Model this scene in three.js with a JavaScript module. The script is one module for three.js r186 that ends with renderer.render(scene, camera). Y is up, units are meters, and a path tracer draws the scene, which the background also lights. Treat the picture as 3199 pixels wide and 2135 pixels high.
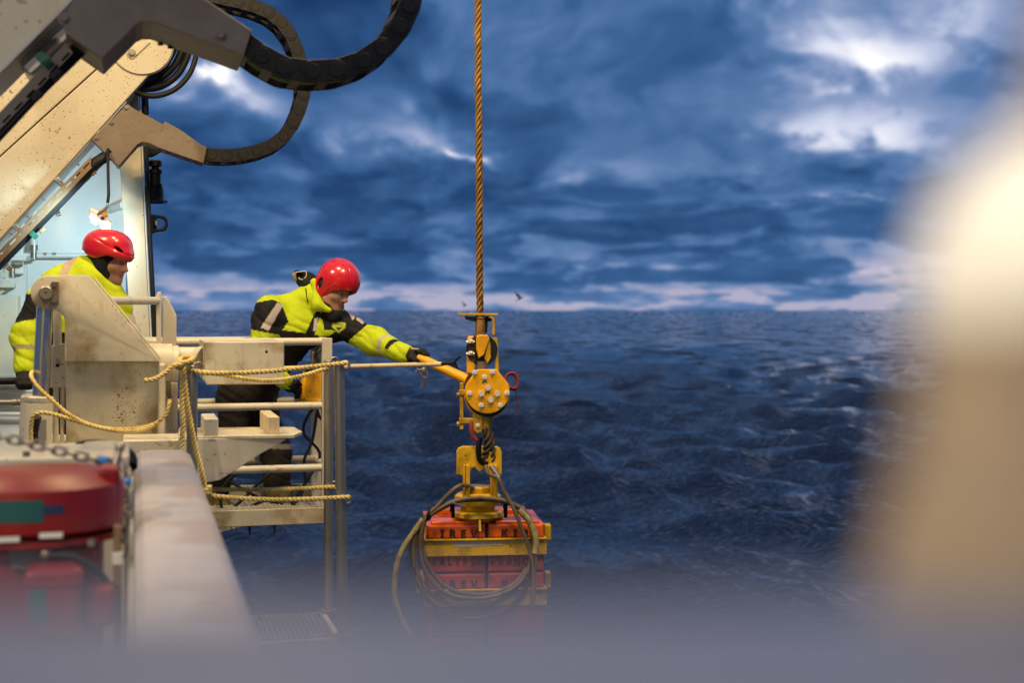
import * as THREE from 'three';
import { RoundedBoxGeometry } from 'three/addons/geometries/RoundedBoxGeometry.js';
import { mergeGeometries, toCreasedNormals } from 'three/addons/utils/BufferGeometryUtils.js';
import { RectAreaLightUniformsLib } from 'three/addons/lights/RectAreaLightUniformsLib.js';
import { FontLoader } from 'three/addons/loaders/FontLoader.js';
import { TextGeometry } from 'three/addons/geometries/TextGeometry.js';

// ---------------------------------------------------------------- camera, sky, sun, lamps, exposure
const FOCAL = 4443, MIDX = 1599.5, HORIZON = 972, EYE = 1.5, SEA = -4.5, YAW = 0.2587;   // FOCAL, MIDX, HORIZON: lens geometry
const scene = new THREE.Scene();
const camera = new THREE.PerspectiveCamera(27.03, 3199 / 2135, 0.03, 30000);
camera.position.set(0, EYE, 0);
camera.setViewOffset(1024, 684, 0, 30.6, 1024, 684);
camera.focus = 8.35;
camera.userData.fStop = 2.4;
const renderer = new THREE.WebGLRenderer({ antialias: true });
renderer.toneMapping = THREE.LinearToneMapping;
renderer.toneMappingExposure = 1;
renderer.shadowMap.enabled = true;
renderer.setSize(1024, 684);

const V = (x, y, z) => new THREE.Vector3(x, y, z);
const { clamp, lerp, smoothstep } = THREE.MathUtils;
let seedState = 12345;
function rnd() { seedState = (seedState * 1664525 + 1013904223) >>> 0; return seedState / 4294967296; }
const hash2 = (ix, iy) => { let h = (Math.imul(ix, 374761393) + Math.imul(iy, 668265263)) | 0; h = Math.imul(h ^ (h >>> 13), 1274126177); h ^= h >>> 16; return (h >>> 0) / 4294967296; };
function noise2(x, y) {
  const ix = Math.floor(x), iy = Math.floor(y), fx = x - ix, fy = y - iy, u = fx * fx * fx * (fx * (fx * 6 - 15) + 10), v = fy * fy * fy * (fy * (fy * 6 - 15) + 10);
  const a = hash2(ix, iy), b = hash2(ix + 1, iy), c = hash2(ix, iy + 1), d = hash2(ix + 1, iy + 1);
  return (a + (b - a) * u) * (1 - v) + (c + (d - c) * u) * v;
}
function fbm(x, y, n) { let s = 0, a = 0.5, t = 0; for (let i = 0; i < n; i++) { s += a * noise2(x, y); t += a; a *= 0.5; const xx = x * 1.6 - y * 1.2 + 17.3; y = x * 1.2 + y * 1.6 + 9.1; x = xx; } return s / t; }
const hash3 = (x, y, z) => hash2(x + Math.imul(z, 7919), y + Math.imul(z, 104729));
function noise3(x, y, z) {
  const ix = Math.floor(x), iy = Math.floor(y), iz = Math.floor(z), s = (t) => t * t * (3 - 2 * t), u = s(x - ix), v = s(y - iy), w = s(z - iz);
  const l = (a, b, t) => a + (b - a) * t;
  return l(l(l(hash3(ix, iy, iz), hash3(ix + 1, iy, iz), u), l(hash3(ix, iy + 1, iz), hash3(ix + 1, iy + 1, iz), u), v), l(l(hash3(ix, iy, iz + 1), hash3(ix + 1, iy, iz + 1), u), l(hash3(ix, iy + 1, iz + 1), hash3(ix + 1, iy + 1, iz + 1), u), v), w);
}

// broken overcast at dusk: soft layered cloud in perspective, with thin gaps where the bright upper air shows
function duskSky() {
  const W = 4096, H = 2048, data = new Float32Array(W * H * 4);
  const stops = [[-0.2, 0.01, 0.038, 0.12], [0, 0.017, 0.058, 0.17], [0.3, 0.042, 0.118, 0.288], [0.55, 0.102, 0.203, 0.42], [0.75, 0.27, 0.35, 0.575], [0.95, 0.62, 0.67, 0.85], [1.15, 1.0, 0.99, 1.02], [1.6, 1.5, 1.45, 1.4]];
  // gaps (+) and thick banks (-): azimuth, elevation, half widths in degrees, strength
  const spots = [[-12.0, 9.8, 2.1, 0.9, 0.5], [-12.0, 9.8, 1.1, 0.5, 0.4], [14.0, 9.5, 2.6, 1.5, 0.3], [14.2, 9.3, 1.4, 0.7, 0.3], [13.2, 7.3, 3.6, 0.6, 0.34], [11.2, 6.9, 1.4, 0.4, 0.22], [17, 11, 2.4, 1.2, 0.34], [15, 8.6, 5, 2.6, 0.12], [0.1, 6.5, 0.7, 0.36, 0.5], [-1, 6.9, 2.2, 0.8, 0.18], [-0.9, 6.9, 0.5, 0.25, 0.45],
    [-4.4, 7.35, 2.6, 0.7, 0.3], [-11.2, 8.6, 2.4, 1.0, 0.3], [12.2, 4.2, 2.6, 0.12, 0.38], [3.2, 3.6, 1.8, 0.2, 0.24], [-11, 2.55, 1.6, 0.3, 0.24], [4, 5.8, 1.6, 0.5, 0.16], [0.4, 2.9, 2.0, 0.35, 0.16], [3.6, 4.1, 1.8, 0.45, 0.16], [-4.5, 3.6, 3, 0.3, 0.12], [-13, 4.4, 1.2, 0.3, 0.24], [2.8, 10.6, 1.6, 0.9, 0.14], [-6.5, 6.3, 1.2, 0.5, 0.16], [10, 1.8, 8, 0.3, 0.12], [-10, 0.6, 8, 0.4, 0.1], [0, 0.3, 40, 0.45, 0.3],
    [-11.2, 5.5, 3.6, 0.75, -0.22], [1.4, 5.0, 2.6, 0.6, -0.14], [8.2, 10.6, 4.2, 2.2, -0.2], [-5, 10.6, 2.4, 1.4, -0.12], [7.2, 4.9, 3.4, 0.45, -0.24], [12.4, 5.4, 1.8, 0.5, -0.26], [-8.5, 6.7, 1.8, 0.5, -0.16], [-1.4, 4.4, 2.6, 0.35, -0.2], [4.5, 8.2, 3.2, 1.2, -0.1], [-3.2, 2.6, 2.0, 0.3, -0.14], [17.5, 8.6, 1.6, 0.8, -0.2]];
  const col = [0, 0, 0];
  const look = (u0, el) => {                                       // azimuth from straight ahead, elevation, degrees
      const v0 = 1.5 * el + 13 * (1 - Math.exp(-el / 3.6));
      const wx = fbm(u0 * 0.16 + 5, v0 * 0.16 + 3, 3) - 0.5, wz = fbm(u0 * 0.16 + 31, v0 * 0.16 + 77, 3) - 0.5, hi = smoothstep(el, 1.5, 8);
      const big = fbm(u0 * 0.105 + wx * 0.9 + 8.2, v0 * 0.105 + wz * 0.9 + 41.7, 4), n = fbm(u0 * 0.3 + wx * 1.3 + 3.1, v0 * 0.3 + wz * 1.3 + 11.7, 5), m = fbm(u0 * 0.95 + wx * 2 + 90.1, v0 * 0.8 + wz * 2 + 12.4, 4);
      const tHi = 0.02 + 0.46 * smoothstep(big, 0.38, 0.64) + 0.42 * (n - 0.5) + 0.26 * (m - 0.5), lowN = fbm(u0 * 0.42 + wx * 1.1 + 63.1, v0 * 0.55 + wz * 1.4 + 19.7, 5), tLo = 0.13 + 0.42 * smoothstep(lowN, 0.42, 0.7) + 0.25 * (big - 0.5) + 0.3 * (m - 0.5);
      let t = lerp(tLo, tHi, hi) + 0.1 * Math.exp(-Math.pow(el / 2.2, 1.6)) + 0.36 * smoothstep(el, 13, 34) + 0.26 * Math.exp(-(Math.pow((u0 - 38) / 24, 2) + Math.pow((el - 24) / 14, 2)));   // the sun stands behind the cloud there
      if (Math.abs(u0) < 60) {
        const rag = (n - 0.5) * 2.4 + (m - 0.5) * 1.1, az = u0 + wx * 3.0 + rag * 1.7, e2 = el + (wz * 1.6 + rag * 0.85) * Math.min(1, el / 7);
        if (Math.abs(az) < 32 && el < 18) for (const [sa, se, sw, sh, p] of spots) { const u = (az - sa) / sw, v = (e2 - se) / sh, d = u * u + v * v; if (d < 8) t += p * Math.exp(-d) * (p > 0 ? 0.35 + 1.3 * n : 1.1); }
        t += 0.05 * smoothstep(az, 6, 20);
      }
      t = clamp(t, -0.2, lerp(0.79, 1.55, smoothstep(el, 0.6, 6.5)));
      let s = 0; while (s < stops.length - 2 && t > stops[s + 1][0]) s++;
      const f = clamp((t - stops[s][0]) / (stops[s + 1][0] - stops[s][0]), 0, 1);
      for (let q = 0; q < 3; q++) col[q] = lerp(stops[s][q + 1], stops[s + 1][q + 1], f);
      const low = Math.exp(-Math.pow(el / 3.4, 2)) * smoothstep(t, 0.5, 0.95);       // low light has come a long way through the air: pinkish
      col[0] *= 1 + 0.42 * low; col[1] *= 1 + 0.05 * low; col[2] *= 1 - 0.12 * low;
  };
  // a grid of one value each 0.35 degrees, then the part ahead of the ship in full detail
  const cw = W / 4, ch = H / 8, rough = new Float32Array((ch + 1) * cw * 3), azOf = (i, w) => { const a = ((i + 0.5) / w) * 360 - 180 + 90; return a > 180 ? a - 360 : a; };
  for (let r = 0; r <= ch; r++) for (let i = 0; i < cw; i++) { look(azOf(i, cw), r / ch * 90); rough.set(col, (r * cw + i) * 3); }
  for (let r = 0; r < H; r++) {
    const el = ((r + 0.5) / H - 0.5) * 180, cr = clamp(el / 90 * ch, 0, ch - 0.001), r0 = Math.floor(cr), fr = cr - r0;
    for (let i = 0; i < W; i++) {
      const at = (r * W + i) * 4, az = azOf(i, W);
      data[at + 3] = 1;
      if (el <= -0.1) { data[at] = 0.03; data[at + 1] = 0.055; data[at + 2] = 0.12; continue; }
      if (Math.abs(az) < 34 && el < 17) { look(az, el); data[at] = col[0]; data[at + 1] = col[1]; data[at + 2] = col[2]; continue; }
      const ci = ((i + 0.5) / 4 - 0.5 + cw) % cw, i0 = Math.floor(ci), fi = ci - i0, i1 = (i0 + 1) % cw;
      for (let q = 0; q < 3; q++) data[at + q] = (rough[(r0 * cw + i0) * 3 + q] * (1 - fi) + rough[(r0 * cw + i1) * 3 + q] * fi) * (1 - fr) + (rough[((r0 + 1) * cw + i0) * 3 + q] * (1 - fi) + rough[((r0 + 1) * cw + i1) * 3 + q] * fi) * fr;
    }
  }
  const t = new THREE.DataTexture(data, W, H, THREE.RGBAFormat, THREE.FloatType);
  t.mapping = THREE.EquirectangularReflectionMapping; t.magFilter = t.minFilter = THREE.LinearFilter; t.needsUpdate = true;
  return t;
}
scene.background = duskSky();
scene.environment = scene.background;
const sun = new THREE.DirectionalLight(0xfff0e6, 0.08);        // the sun behind the cloud: hardly any direct light
sun.position.set(60, 26, -90); sun.castShadow = true; sun.shadow.radius = 60;
Object.assign(sun.shadow.camera, { left: -15, right: 15, top: 15, bottom: -15, far: 300 });
scene.add(sun);
RectAreaLightUniformsLib.init();
// ---------------------------------------------------------------- helpers
const PX = (px, py, d) => V((px - MIDX) / FOCAL * d, EYE + (HORIZON - py) / FOCAL * d, -d);   // a surveyed bearing and a distance -> a point in metres
// a frame standing at a surveyed point, turned with the ship; L(px, py, z) = the point of its plane z on that bearing
function frame(px, py, d, turn = YAW) {
  const o = PX(px, py, d), c = Math.cos(turn), s = Math.sin(turn);
  const toLocal = (p) => { const x = p.x - o.x, y = p.y - o.y, z = p.z - o.z; return V(c * x - s * z, y, s * x + c * z); };
  const e = toLocal(V(0, EYE, 0));
  const L = (qx, qy, z = 0) => { const dx = (qx - MIDX) / FOCAL, dy = (HORIZON - qy) / FOCAL, lx = c * dx + s, lz = s * dx - c, t = (z - e.z) / lz; return V(e.x + lx * t, e.y + dy * t, z); };
  return { o, turn, L, toLocal, k: d / FOCAL };
}
const taken = new Map();
function numbered(n) { const k = taken.get(n) || 0; taken.set(n, k + 1); return k ? n + '_' + String(k).padStart(3, '0') : n; }
function tag(o, label, category, group) { o.userData.label = label; o.userData.category = category; if (group) o.userData.group = group; return o; }
function thing(name, label, category, f, group) {
  const g = new THREE.Group(); g.name = numbered(name); scene.add(g);
  if (f) { g.position.copy(f.o || f); g.rotation.y = f.turn || 0; }
  return tag(g, label, category, group);
}
const plain = (g) => { const n = g.index ? g.toNonIndexed() : g; for (const k of Object.keys(n.attributes)) if (!['position', 'normal', 'uv', 'color'].includes(k)) n.deleteAttribute(k); return n; };
function boxUV(g) {
  const p = g.attributes.position, n = g.attributes.normal, uv = new Float32Array(p.count * 2);
  for (let i = 0; i < p.count; i += 3) {
    const ax = Math.abs(n.getX(i) + n.getX(i + 1) + n.getX(i + 2)), ay = Math.abs(n.getY(i) + n.getY(i + 1) + n.getY(i + 2)), az = Math.abs(n.getZ(i) + n.getZ(i + 1) + n.getZ(i + 2));
    for (let j = i; j < i + 3; j++) { const x = p.getX(j), y = p.getY(j), z = p.getZ(j); if (az >= ax && az >= ay) uv.set([x, y], j * 2); else if (ax >= ay) uv.set([z, y], j * 2); else uv.set([x, z], j * 2); }
  }
  g.setAttribute('uv', new THREE.BufferAttribute(uv, 2));
}
function merged(geos) {
  const list = (Array.isArray(geos) ? geos.flat(4) : [geos]).filter(Boolean).map(plain);
  if (list.length === 1) return list[0];
  const color = list.every((g) => g.attributes.color);
  for (const g of list) { if (!g.attributes.uv) g.setAttribute('uv', new THREE.BufferAttribute(new Float32Array(g.attributes.position.count * 2), 2)); if (!color) g.deleteAttribute('color'); }
  return mergeGeometries(list);
}
function obj(name, geos, mat, parent = scene, keepUV = false) {
  const g = merged(geos);
  if (!keepUV) boxUV(g);
  const m = new THREE.Mesh(g, mat); m.name = parent === scene ? numbered(name) : name; m.castShadow = m.receiveShadow = true; parent.add(m);
  return m;
}
function struct(name, geos, mat, label) { const m = obj(name, geos, mat); m.userData = { kind: 'structure', label, category: name.replace(/_/g, ' ') }; return m; }
const at = (g, x = 0, y = 0, z = 0, rx = 0, ry = 0, rz = 0) => g.applyMatrix4(new THREE.Matrix4().compose(V(x, y, z), new THREE.Quaternion().setFromEuler(new THREE.Euler(rx, ry, rz)), V(1, 1, 1)));
const box = (w, h, d, x = 0, y = 0, z = 0, r = 0.004, rx = 0, ry = 0, rz = 0) => at(new RoundedBoxGeometry(w, h, d, 2, Math.min(r, w / 2.01, h / 2.01, d / 2.01)), x, y, z, rx, ry, rz);
function cyl(a, b, r1, r2 = r1, seg = 20, open = false) {
  const d = b.clone().sub(a), g = new THREE.CylinderGeometry(r2, r1, d.length(), seg, 1, open);
  const q = new THREE.Quaternion().setFromUnitVectors(V(0, 1, 0), d.clone().normalize());
  return g.applyMatrix4(new THREE.Matrix4().compose(a.clone().add(b).multiplyScalar(0.5), q, V(1, 1, 1)));
}
const ball = (p, r, sx = 1, sy = 1, sz = 1, seg = 16) => new THREE.SphereGeometry(r, seg, Math.round(seg * 0.7)).scale(sx, sy, sz).translate(p.x, p.y, p.z);
const curve = (pts, closed = false) => new THREE.CatmullRomCurve3(pts, closed, 'centripetal');
const tube = (pts, r, n = 40, seg = 10, closed = false) => new THREE.TubeGeometry(pts.isCurve || pts.getPoint ? pts : curve(pts, closed), n, r, seg, closed);
function tubeCapped(pts, r, n = 40, seg = 10) { return [tube(pts, r, n, seg), ball(pts[0], r, 1, 1, 1, 8), ball(pts[pts.length - 1], r, 1, 1, 1, 8)]; }
const torus = (p, R, r, rx = 0, ry = 0, rz = 0, arc = Math.PI * 2, seg = 28) => at(new THREE.TorusGeometry(R, r, 10, seg, arc), p.x, p.y, p.z, rx, ry, rz);
function polyShape(pts, holes = []) {
  const s = new THREE.Shape(pts.map((p) => new THREE.Vector2(p.x, p.y)));
  for (const h of holes) s.holes.push(Array.isArray(h) ? new THREE.Path(h.map((p) => new THREE.Vector2(p.x, p.y))) : new THREE.Path().absarc(h.x, h.y, h.r, 0, Math.PI * 2, true));
  return s;
}
// a sheet cut to an outline: front face at z, going back by thick
function plate(pts, z, thick, bevel = 0.003, holes = [], seg = 8) {
  const b = Math.min(bevel, thick * 0.45);
  return new THREE.ExtrudeGeometry(polyShape(pts, holes), { depth: thick - 2 * b, bevelEnabled: b > 0, bevelThickness: b, bevelSize: b, bevelOffset: -b, bevelSegments: 2, curveSegments: seg }).translate(0, 0, z - thick + b);
}
const lathe = (prof, seg = 40) => new THREE.LatheGeometry(prof.map(([r, y]) => new THREE.Vector2(r, y)), seg);
function lathes(prof, seg = 40, crease = 0.6) { return toCreasedNormals(lathe(prof, seg), crease); }
const hex = (a, b, r) => cyl(a, b, r, r, 6);
// laid rope: strands twisted round a curve
function rope(pts, r, { strands = 3, pitch = 0.05, seg = 5, closed = false, step = 0.008 } = {}) {
  const c = pts.getPoint ? pts : curve(pts, closed), len = c.getLength(), n = Math.max(12, Math.round(len / step)), fr = c.computeFrenetFrames(n, closed), out = [];
  const base = []; for (let i = 0; i <= n; i++) base.push(c.getPointAt(i / n));
  const R = strands === 3 ? r * 0.52 : r * 0.6, sr = strands === 3 ? r * 0.5 : r * 0.42;
  for (let s = 0; s < strands; s++) {
    const pos = [], idx = [];
    for (let i = 0; i <= n; i++) {
      const a = i / n * len / pitch * 2 * Math.PI + s * 2 * Math.PI / strands, N = fr.normals[i], B = fr.binormals[i], cx = Math.cos(a), sx = Math.sin(a);
      const ox = N.x * cx + B.x * sx, oy = N.y * cx + B.y * sx, oz = N.z * cx + B.z * sx, p = base[i];
      for (let j = 0; j < seg; j++) { const b = j / seg * 2 * Math.PI + a, c2 = Math.cos(b), s2 = Math.sin(b); pos.push(p.x + R * ox + sr * (N.x * c2 + B.x * s2), p.y + R * oy + sr * (N.y * c2 + B.y * s2), p.z + R * oz + sr * (N.z * c2 + B.z * s2)); }
      if (i < n) for (let j = 0; j < seg; j++) { const a0 = i * seg + j, a1 = i * seg + (j + 1) % seg; idx.push(a0, a1, a0 + seg, a1, a1 + seg, a0 + seg); }
    }
    const g = new THREE.BufferGeometry(); g.setAttribute('position', new THREE.Float32BufferAttribute(pos, 3)); g.setIndex(idx); g.computeVertexNormals(); out.push(g);
  }
  return out;
}
// ---- procedural surfaces: textures hold paint colour, grain, specks, stains; metres to texture by repeat
function tex(N, fn, srgb = true, metres = 1) {
  const d = new Uint8Array(N * N * 4);
  for (let y = 0; y < N; y++) for (let x = 0; x < N; x++) { const c = fn(x / N, y / N), o = (y * N + x) * 4; d[o] = c[0]; d[o + 1] = c[1] ?? c[0]; d[o + 2] = c[2] ?? c[0]; d[o + 3] = 255; }
  const t = new THREE.DataTexture(d, N, N); t.wrapS = t.wrapT = THREE.RepeatWrapping; t.magFilter = THREE.LinearFilter; t.minFilter = THREE.LinearMipmapLinearFilter; t.generateMipmaps = true;
  t.repeat.set(1 / metres, 1 / metres); if (srgb) t.colorSpace = THREE.SRGBColorSpace; t.needsUpdate = true; return t;
}
// periodic fbm
function pf(u, v, f, oct = 4, seed = 0) {
  let s = 0, a = 0.5, t = 0;
  for (let i = 0; i < oct; i++) {
    const X = u * f, Y = v * f, ix = Math.floor(X), iy = Math.floor(Y), fx = X - ix, fy = Y - iy, uu = fx * fx * (3 - 2 * fx), vv = fy * fy * (3 - 2 * fy), w = (q) => ((q % f) + f) % f;
    const h = (i2, j2) => hash2(w(i2) + seed * 131 + i * 17, w(j2) + seed * 57);
    s += a * ((h(ix, iy) * (1 - uu) + h(ix + 1, iy) * uu) * (1 - vv) + (h(ix, iy + 1) * (1 - uu) + h(ix + 1, iy + 1) * uu) * vv); t += a; a *= 0.5; f *= 2;
  }
  return s / t;
}
// shared tiling noise fields, sampled with shifts so that no two paints look alike
const FIELD = 512, field = (f, oct, seed) => { const a = new Float32Array(FIELD * FIELD); for (let y = 0; y < FIELD; y++) for (let x = 0; x < FIELD; x++) a[y * FIELD + x] = pf(x / FIELD, y / FIELD, f, oct, seed); return a; };
const fieldSoft = field(4, 5, 1), fieldRough = field(3, 6, 6), fieldFine = field(20, 2, 9), fieldChip = field(72, 2, 12);
const pick = (a, u, v, s) => a[((Math.floor(v * FIELD) + s * 197) % FIELD) * FIELD + (Math.floor(u * FIELD) + s * 89) % FIELD];
// painted steel: base tint, faint mottling, rust stain patches, dark specks, scuffs
function paintTex(rgb, { mottle = 0.05, stain = 0.0, stainRGB = [120, 84, 46], speck = 0, speckRGB = [60, 42, 30], streak = 0, chip = 0, run = 0, seed = 1, metres = 1, N = 256 } = {}) {
  const specks = [];
  seedState = seed * 991 + 7;
  for (let i = 0; i < speck; i++) specks.push([rnd(), rnd(), 0.0007 + 0.0022 * Math.pow(rnd(), 3)]);
  const t = tex(N, (u, v) => {
    const m = (pick(fieldSoft, u, v, seed) - 0.5) * 2 * mottle, st = clamp(stain * smoothstep(pick(fieldRough, u, v, seed + 5), 0.53, 0.74) + streak * smoothstep(pick(fieldFine, u, v, seed) * 0.6 + pick(fieldSoft, u, v, seed + 3) * 0.4, 0.6, 0.8), 0, 1);
    const ch = chip ? chip * smoothstep(pick(fieldChip, u, v, seed + 2) + 0.9 * (pick(fieldRough, u, v, seed + 7) - 0.5), 0.94, 0.99) : 0, rn = run ? run * smoothstep(pick(fieldSoft, (u * 5) % 1, v, seed + 4), 0.6, 0.78) : 0;   // chipped paint, rust runs
    return [0, 1, 2].map((i) => clamp(lerp(lerp(lerp(rgb[i] * (1 + m), stainRGB[i], st), [150, 100, 52][i], rn), [92, 58, 38][i], ch), 0, 255));
  }, true, metres);
  const d = t.image.data;
  for (const [x, y, r] of specks) { const R = Math.max(0.6, r * N), x0 = x * N, y0 = y * N; for (let j = -Math.ceil(R); j <= R + 1; j++) for (let i = -Math.ceil(R); i <= R + 1; i++) { const q = clamp(R + 0.5 - Math.hypot(i + Math.floor(x0) - x0, j + Math.floor(y0) - y0), 0, 1); if (q <= 0) continue; const o = ((((Math.floor(y0) + j) % N + N) % N) * N + ((Math.floor(x0) + i) % N + N) % N) * 4; for (let k = 0; k < 3; k++) d[o + k] = lerp(d[o + k], speckRGB[k], q * 0.85); } }
  return t;
}
const std = (o) => new THREE.MeshStandardMaterial(o);
const steelBump = tex(256, (u, v) => [clamp(128 + (pf(u, v, 24, 3, 3) - 0.5) * 160 + (pf(u, v, 3, 3, 4) - 0.5) * 120, 0, 255)], false, 0.7);
const M = {
  cream: std({ map: paintTex([214, 206, 182], { N: 512, chip: 0.3, run: 0.12, mottle: 0.05, stain: 0.1, speck: 60, seed: 2, metres: 1.6 }), roughness: 0.42, bumpMap: steelBump, bumpScale: 0.0012 }),
  creamDirty: std({ map: paintTex([212, 204, 178], { chip: 0.8, run: 0.22, mottle: 0.08, stain: 0.5, stainRGB: [136, 112, 72], streak: 0.25, speck: 260, seed: 11, metres: 0.55, N: 512 }), roughness: 0.45, bumpMap: steelBump, bumpScale: 0.0012 }),
  creamSpeck: std({ map: paintTex([208, 198, 172], { chip: 0.5, run: 0.08, mottle: 0.04, stain: 0.1, speck: 1500, seed: 4, metres: 1.1, N: 1024 }), roughness: 0.45, bumpMap: steelBump, bumpScale: 0.001 }),
  white: std({ map: paintTex([232, 230, 222], { mottle: 0.02, stain: 0.04, seed: 6, metres: 2 }), roughness: 0.4, bumpMap: steelBump, bumpScale: 0.001 }),
  cap: std({ map: paintTex([196, 188, 184], { mottle: 0.08, stain: 0.35, stainRGB: [160, 132, 112], streak: 0.2, seed: 8, metres: 0.8 }), roughness: 0.42, bumpMap: steelBump, bumpScale: 0.0015 }),
  primer: std({ map: paintTex([126, 112, 96], { mottle: 0.16, stain: 0.5, stainRGB: [88, 66, 46], speck: 260, seed: 15, metres: 0.8 }), roughness: 0.55, metalness: 0.15, bumpMap: steelBump, bumpScale: 0.002 }),
  dullGrey: std({ map: paintTex([112, 104, 98], { mottle: 0.12, stain: 0.3, stainRGB: [74, 62, 54], seed: 19, metres: 0.8 }), roughness: 0.5, metalness: 0.2, bumpMap: steelBump, bumpScale: 0.002 }),
  black: new THREE.MeshPhysicalMaterial({ color: 0x111113, roughness: 0.5, specularIntensity: 0.6 }),
  letterShade: std({ color: 0x4e1c0d, roughness: 0.6 }),  // darker than the casting: shadow of the raised letters put into their colour
  rubber: std({ color: 0x0e0e10, roughness: 0.62 }),
  plastic: new THREE.MeshPhysicalMaterial({ specularIntensity: 0.6, map: paintTex([20, 19, 21], { mottle: 0.25, stain: 0.3, stainRGB: [48, 44, 42], speck: 120, speckRGB: [110, 104, 98], seed: 23, metres: 0.5 }), roughness: 0.55 }),
  stainless: std({ color: 0xa39a88, roughness: 0.4, metalness: 0.72 }),
  brightBolt: std({ color: 0xf2ede2, roughness: 0.28, metalness: 0.25 }),
  chrome: std({ color: 0xc9c6be, roughness: 0.16, metalness: 0.9 }),
  alu: std({ color: 0xb8b8ba, roughness: 0.38, metalness: 0.9, bumpMap: steelBump, bumpScale: 0.002 }),
  zinc: std({ map: paintTex([150, 146, 138], { mottle: 0.16, stain: 0.4, stainRGB: [110, 92, 70], seed: 29, metres: 0.3 }), roughness: 0.45, metalness: 0.8 }),
  tray: std({ map: paintTex([150, 128, 98], { mottle: 0.12, stain: 0.5, stainRGB: [92, 66, 40], speck: 160, seed: 31, metres: 0.6 }), roughness: 0.5, metalness: 0.5 }),
  ropeY: std({ map: paintTex([232, 206, 128], { mottle: 0.14, stain: 0.35, stainRGB: [150, 118, 66], seed: 33, metres: 0.2 }), roughness: 0.85 }),
  ropeOld: std({ map: paintTex([150, 112, 52], { mottle: 0.4, stain: 0.9, stainRGB: [70, 48, 20], seed: 35, metres: 0.25 }), roughness: 0.9 }),
  yellow: std({ map: paintTex([250, 182, 8], { chip: 0.5, mottle: 0.07, stain: 0.25, stainRGB: [150, 98, 20], speck: 70, seed: 37, metres: 0.5 }), roughness: 0.36, bumpMap: steelBump, bumpScale: 0.0008 }),
  yellowOld: std({ map: paintTex([226, 178, 16], { chip: 0.8, run: 0.2, mottle: 0.12, stain: 0.5, stainRGB: [96, 76, 30], speck: 240, speckRGB: [48, 40, 26], seed: 39, metres: 0.5 }), roughness: 0.42, bumpMap: steelBump, bumpScale: 0.001 }),
  orange: std({ map: paintTex([236, 108, 26], { chip: 0.5, run: 0.2, mottle: 0.14, stain: 0.6, stainRGB: [104, 50, 28], speck: 200, speckRGB: [40, 30, 28], seed: 41, metres: 0.6 }), roughness: 0.2, bumpMap: steelBump, bumpScale: 0.0012 }),
  redOxide: std({ map: paintTex([190, 68, 42], { chip: 0.4, run: 0.2, mottle: 0.14, stain: 0.55, stainRGB: [88, 40, 34], seed: 43, metres: 0.6 }), roughness: 0.42, bumpMap: steelBump, bumpScale: 0.0012 }),
  red: std({ map: paintTex([132, 15, 11], { mottle: 0.08, stain: 0.22, stainRGB: [128, 50, 40], seed: 45, metres: 0.7 }), roughness: 0.4 }),
  teal: std({ color: 0x1a5658, roughness: 0.5 }),
  blueTag: std({ color: 0x2d8fe0, roughness: 0.4 }),
  greyPaper: std({ color: 0x8f8e88, roughness: 0.7 }),
  wood: std({ map: tex(256, (u, v) => { const g = pf(u, v, 2, 5, 3) * 18 + Math.sin((u * 14 + pf(u, v, 3, 3, 5) * 2) * 6.28) * 6, s = smoothstep(pf(u, v, 3, 5, 9), 0.5, 0.72) * 60; return [226 - g - s, 208 - g - s * 1.15, 170 - g - s * 1.3]; }, true, 0.3), roughness: 0.75 }),
  deck: std({ map: paintTex([92, 100, 96], { mottle: 0.1, stain: 0.3, stainRGB: [70, 62, 52], seed: 47, metres: 1.5 }), roughness: 0.7 }),
  hull: std({ map: paintTex([36, 50, 92], { mottle: 0.06, stain: 0.1, seed: 49, metres: 2.5 }), roughness: 0.35 }),
  greenWrap: std({ color: 0x1f5a45, roughness: 0.5 }),
  hoseGrey: std({ map: paintTex([112, 98, 72], { mottle: 0.14, stain: 0.5, stainRGB: [54, 46, 34], seed: 51, metres: 0.2 }), roughness: 0.5 }),
  sleeve: std({ map: paintTex([176, 158, 104], { mottle: 0.2, stain: 0.5, stainRGB: [96, 80, 48], seed: 53, metres: 0.1 }), roughness: 0.6 }),
  rust: std({ map: paintTex([136, 120, 98], { mottle: 0.2, stain: 0.7, stainRGB: [112, 92, 84], seed: 57, metres: 0.06 }), roughness: 0.6 }),  // post neck and foot: partly rust tone, partly shade beside the lit shoulder
  ledge: std({ map: paintTex([84, 92, 118], { mottle: 0.06, stain: 0.2, stainRGB: [88, 94, 116], seed: 55, metres: 0.3 }), roughness: 0.45 }),
};
const font = await new FontLoader().loadAsync('fonts/droid/droid_sans_bold.typeface.json');
const bolt = (p, r, h, dir = V(0, 0, 1)) => [hex(p, p.clone().addScaledVector(dir, h), r), cyl(p.clone().addScaledVector(dir, -0.001), p.clone().addScaledVector(dir, h * 0.25), r * 1.45, r * 1.45, 16)];
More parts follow.
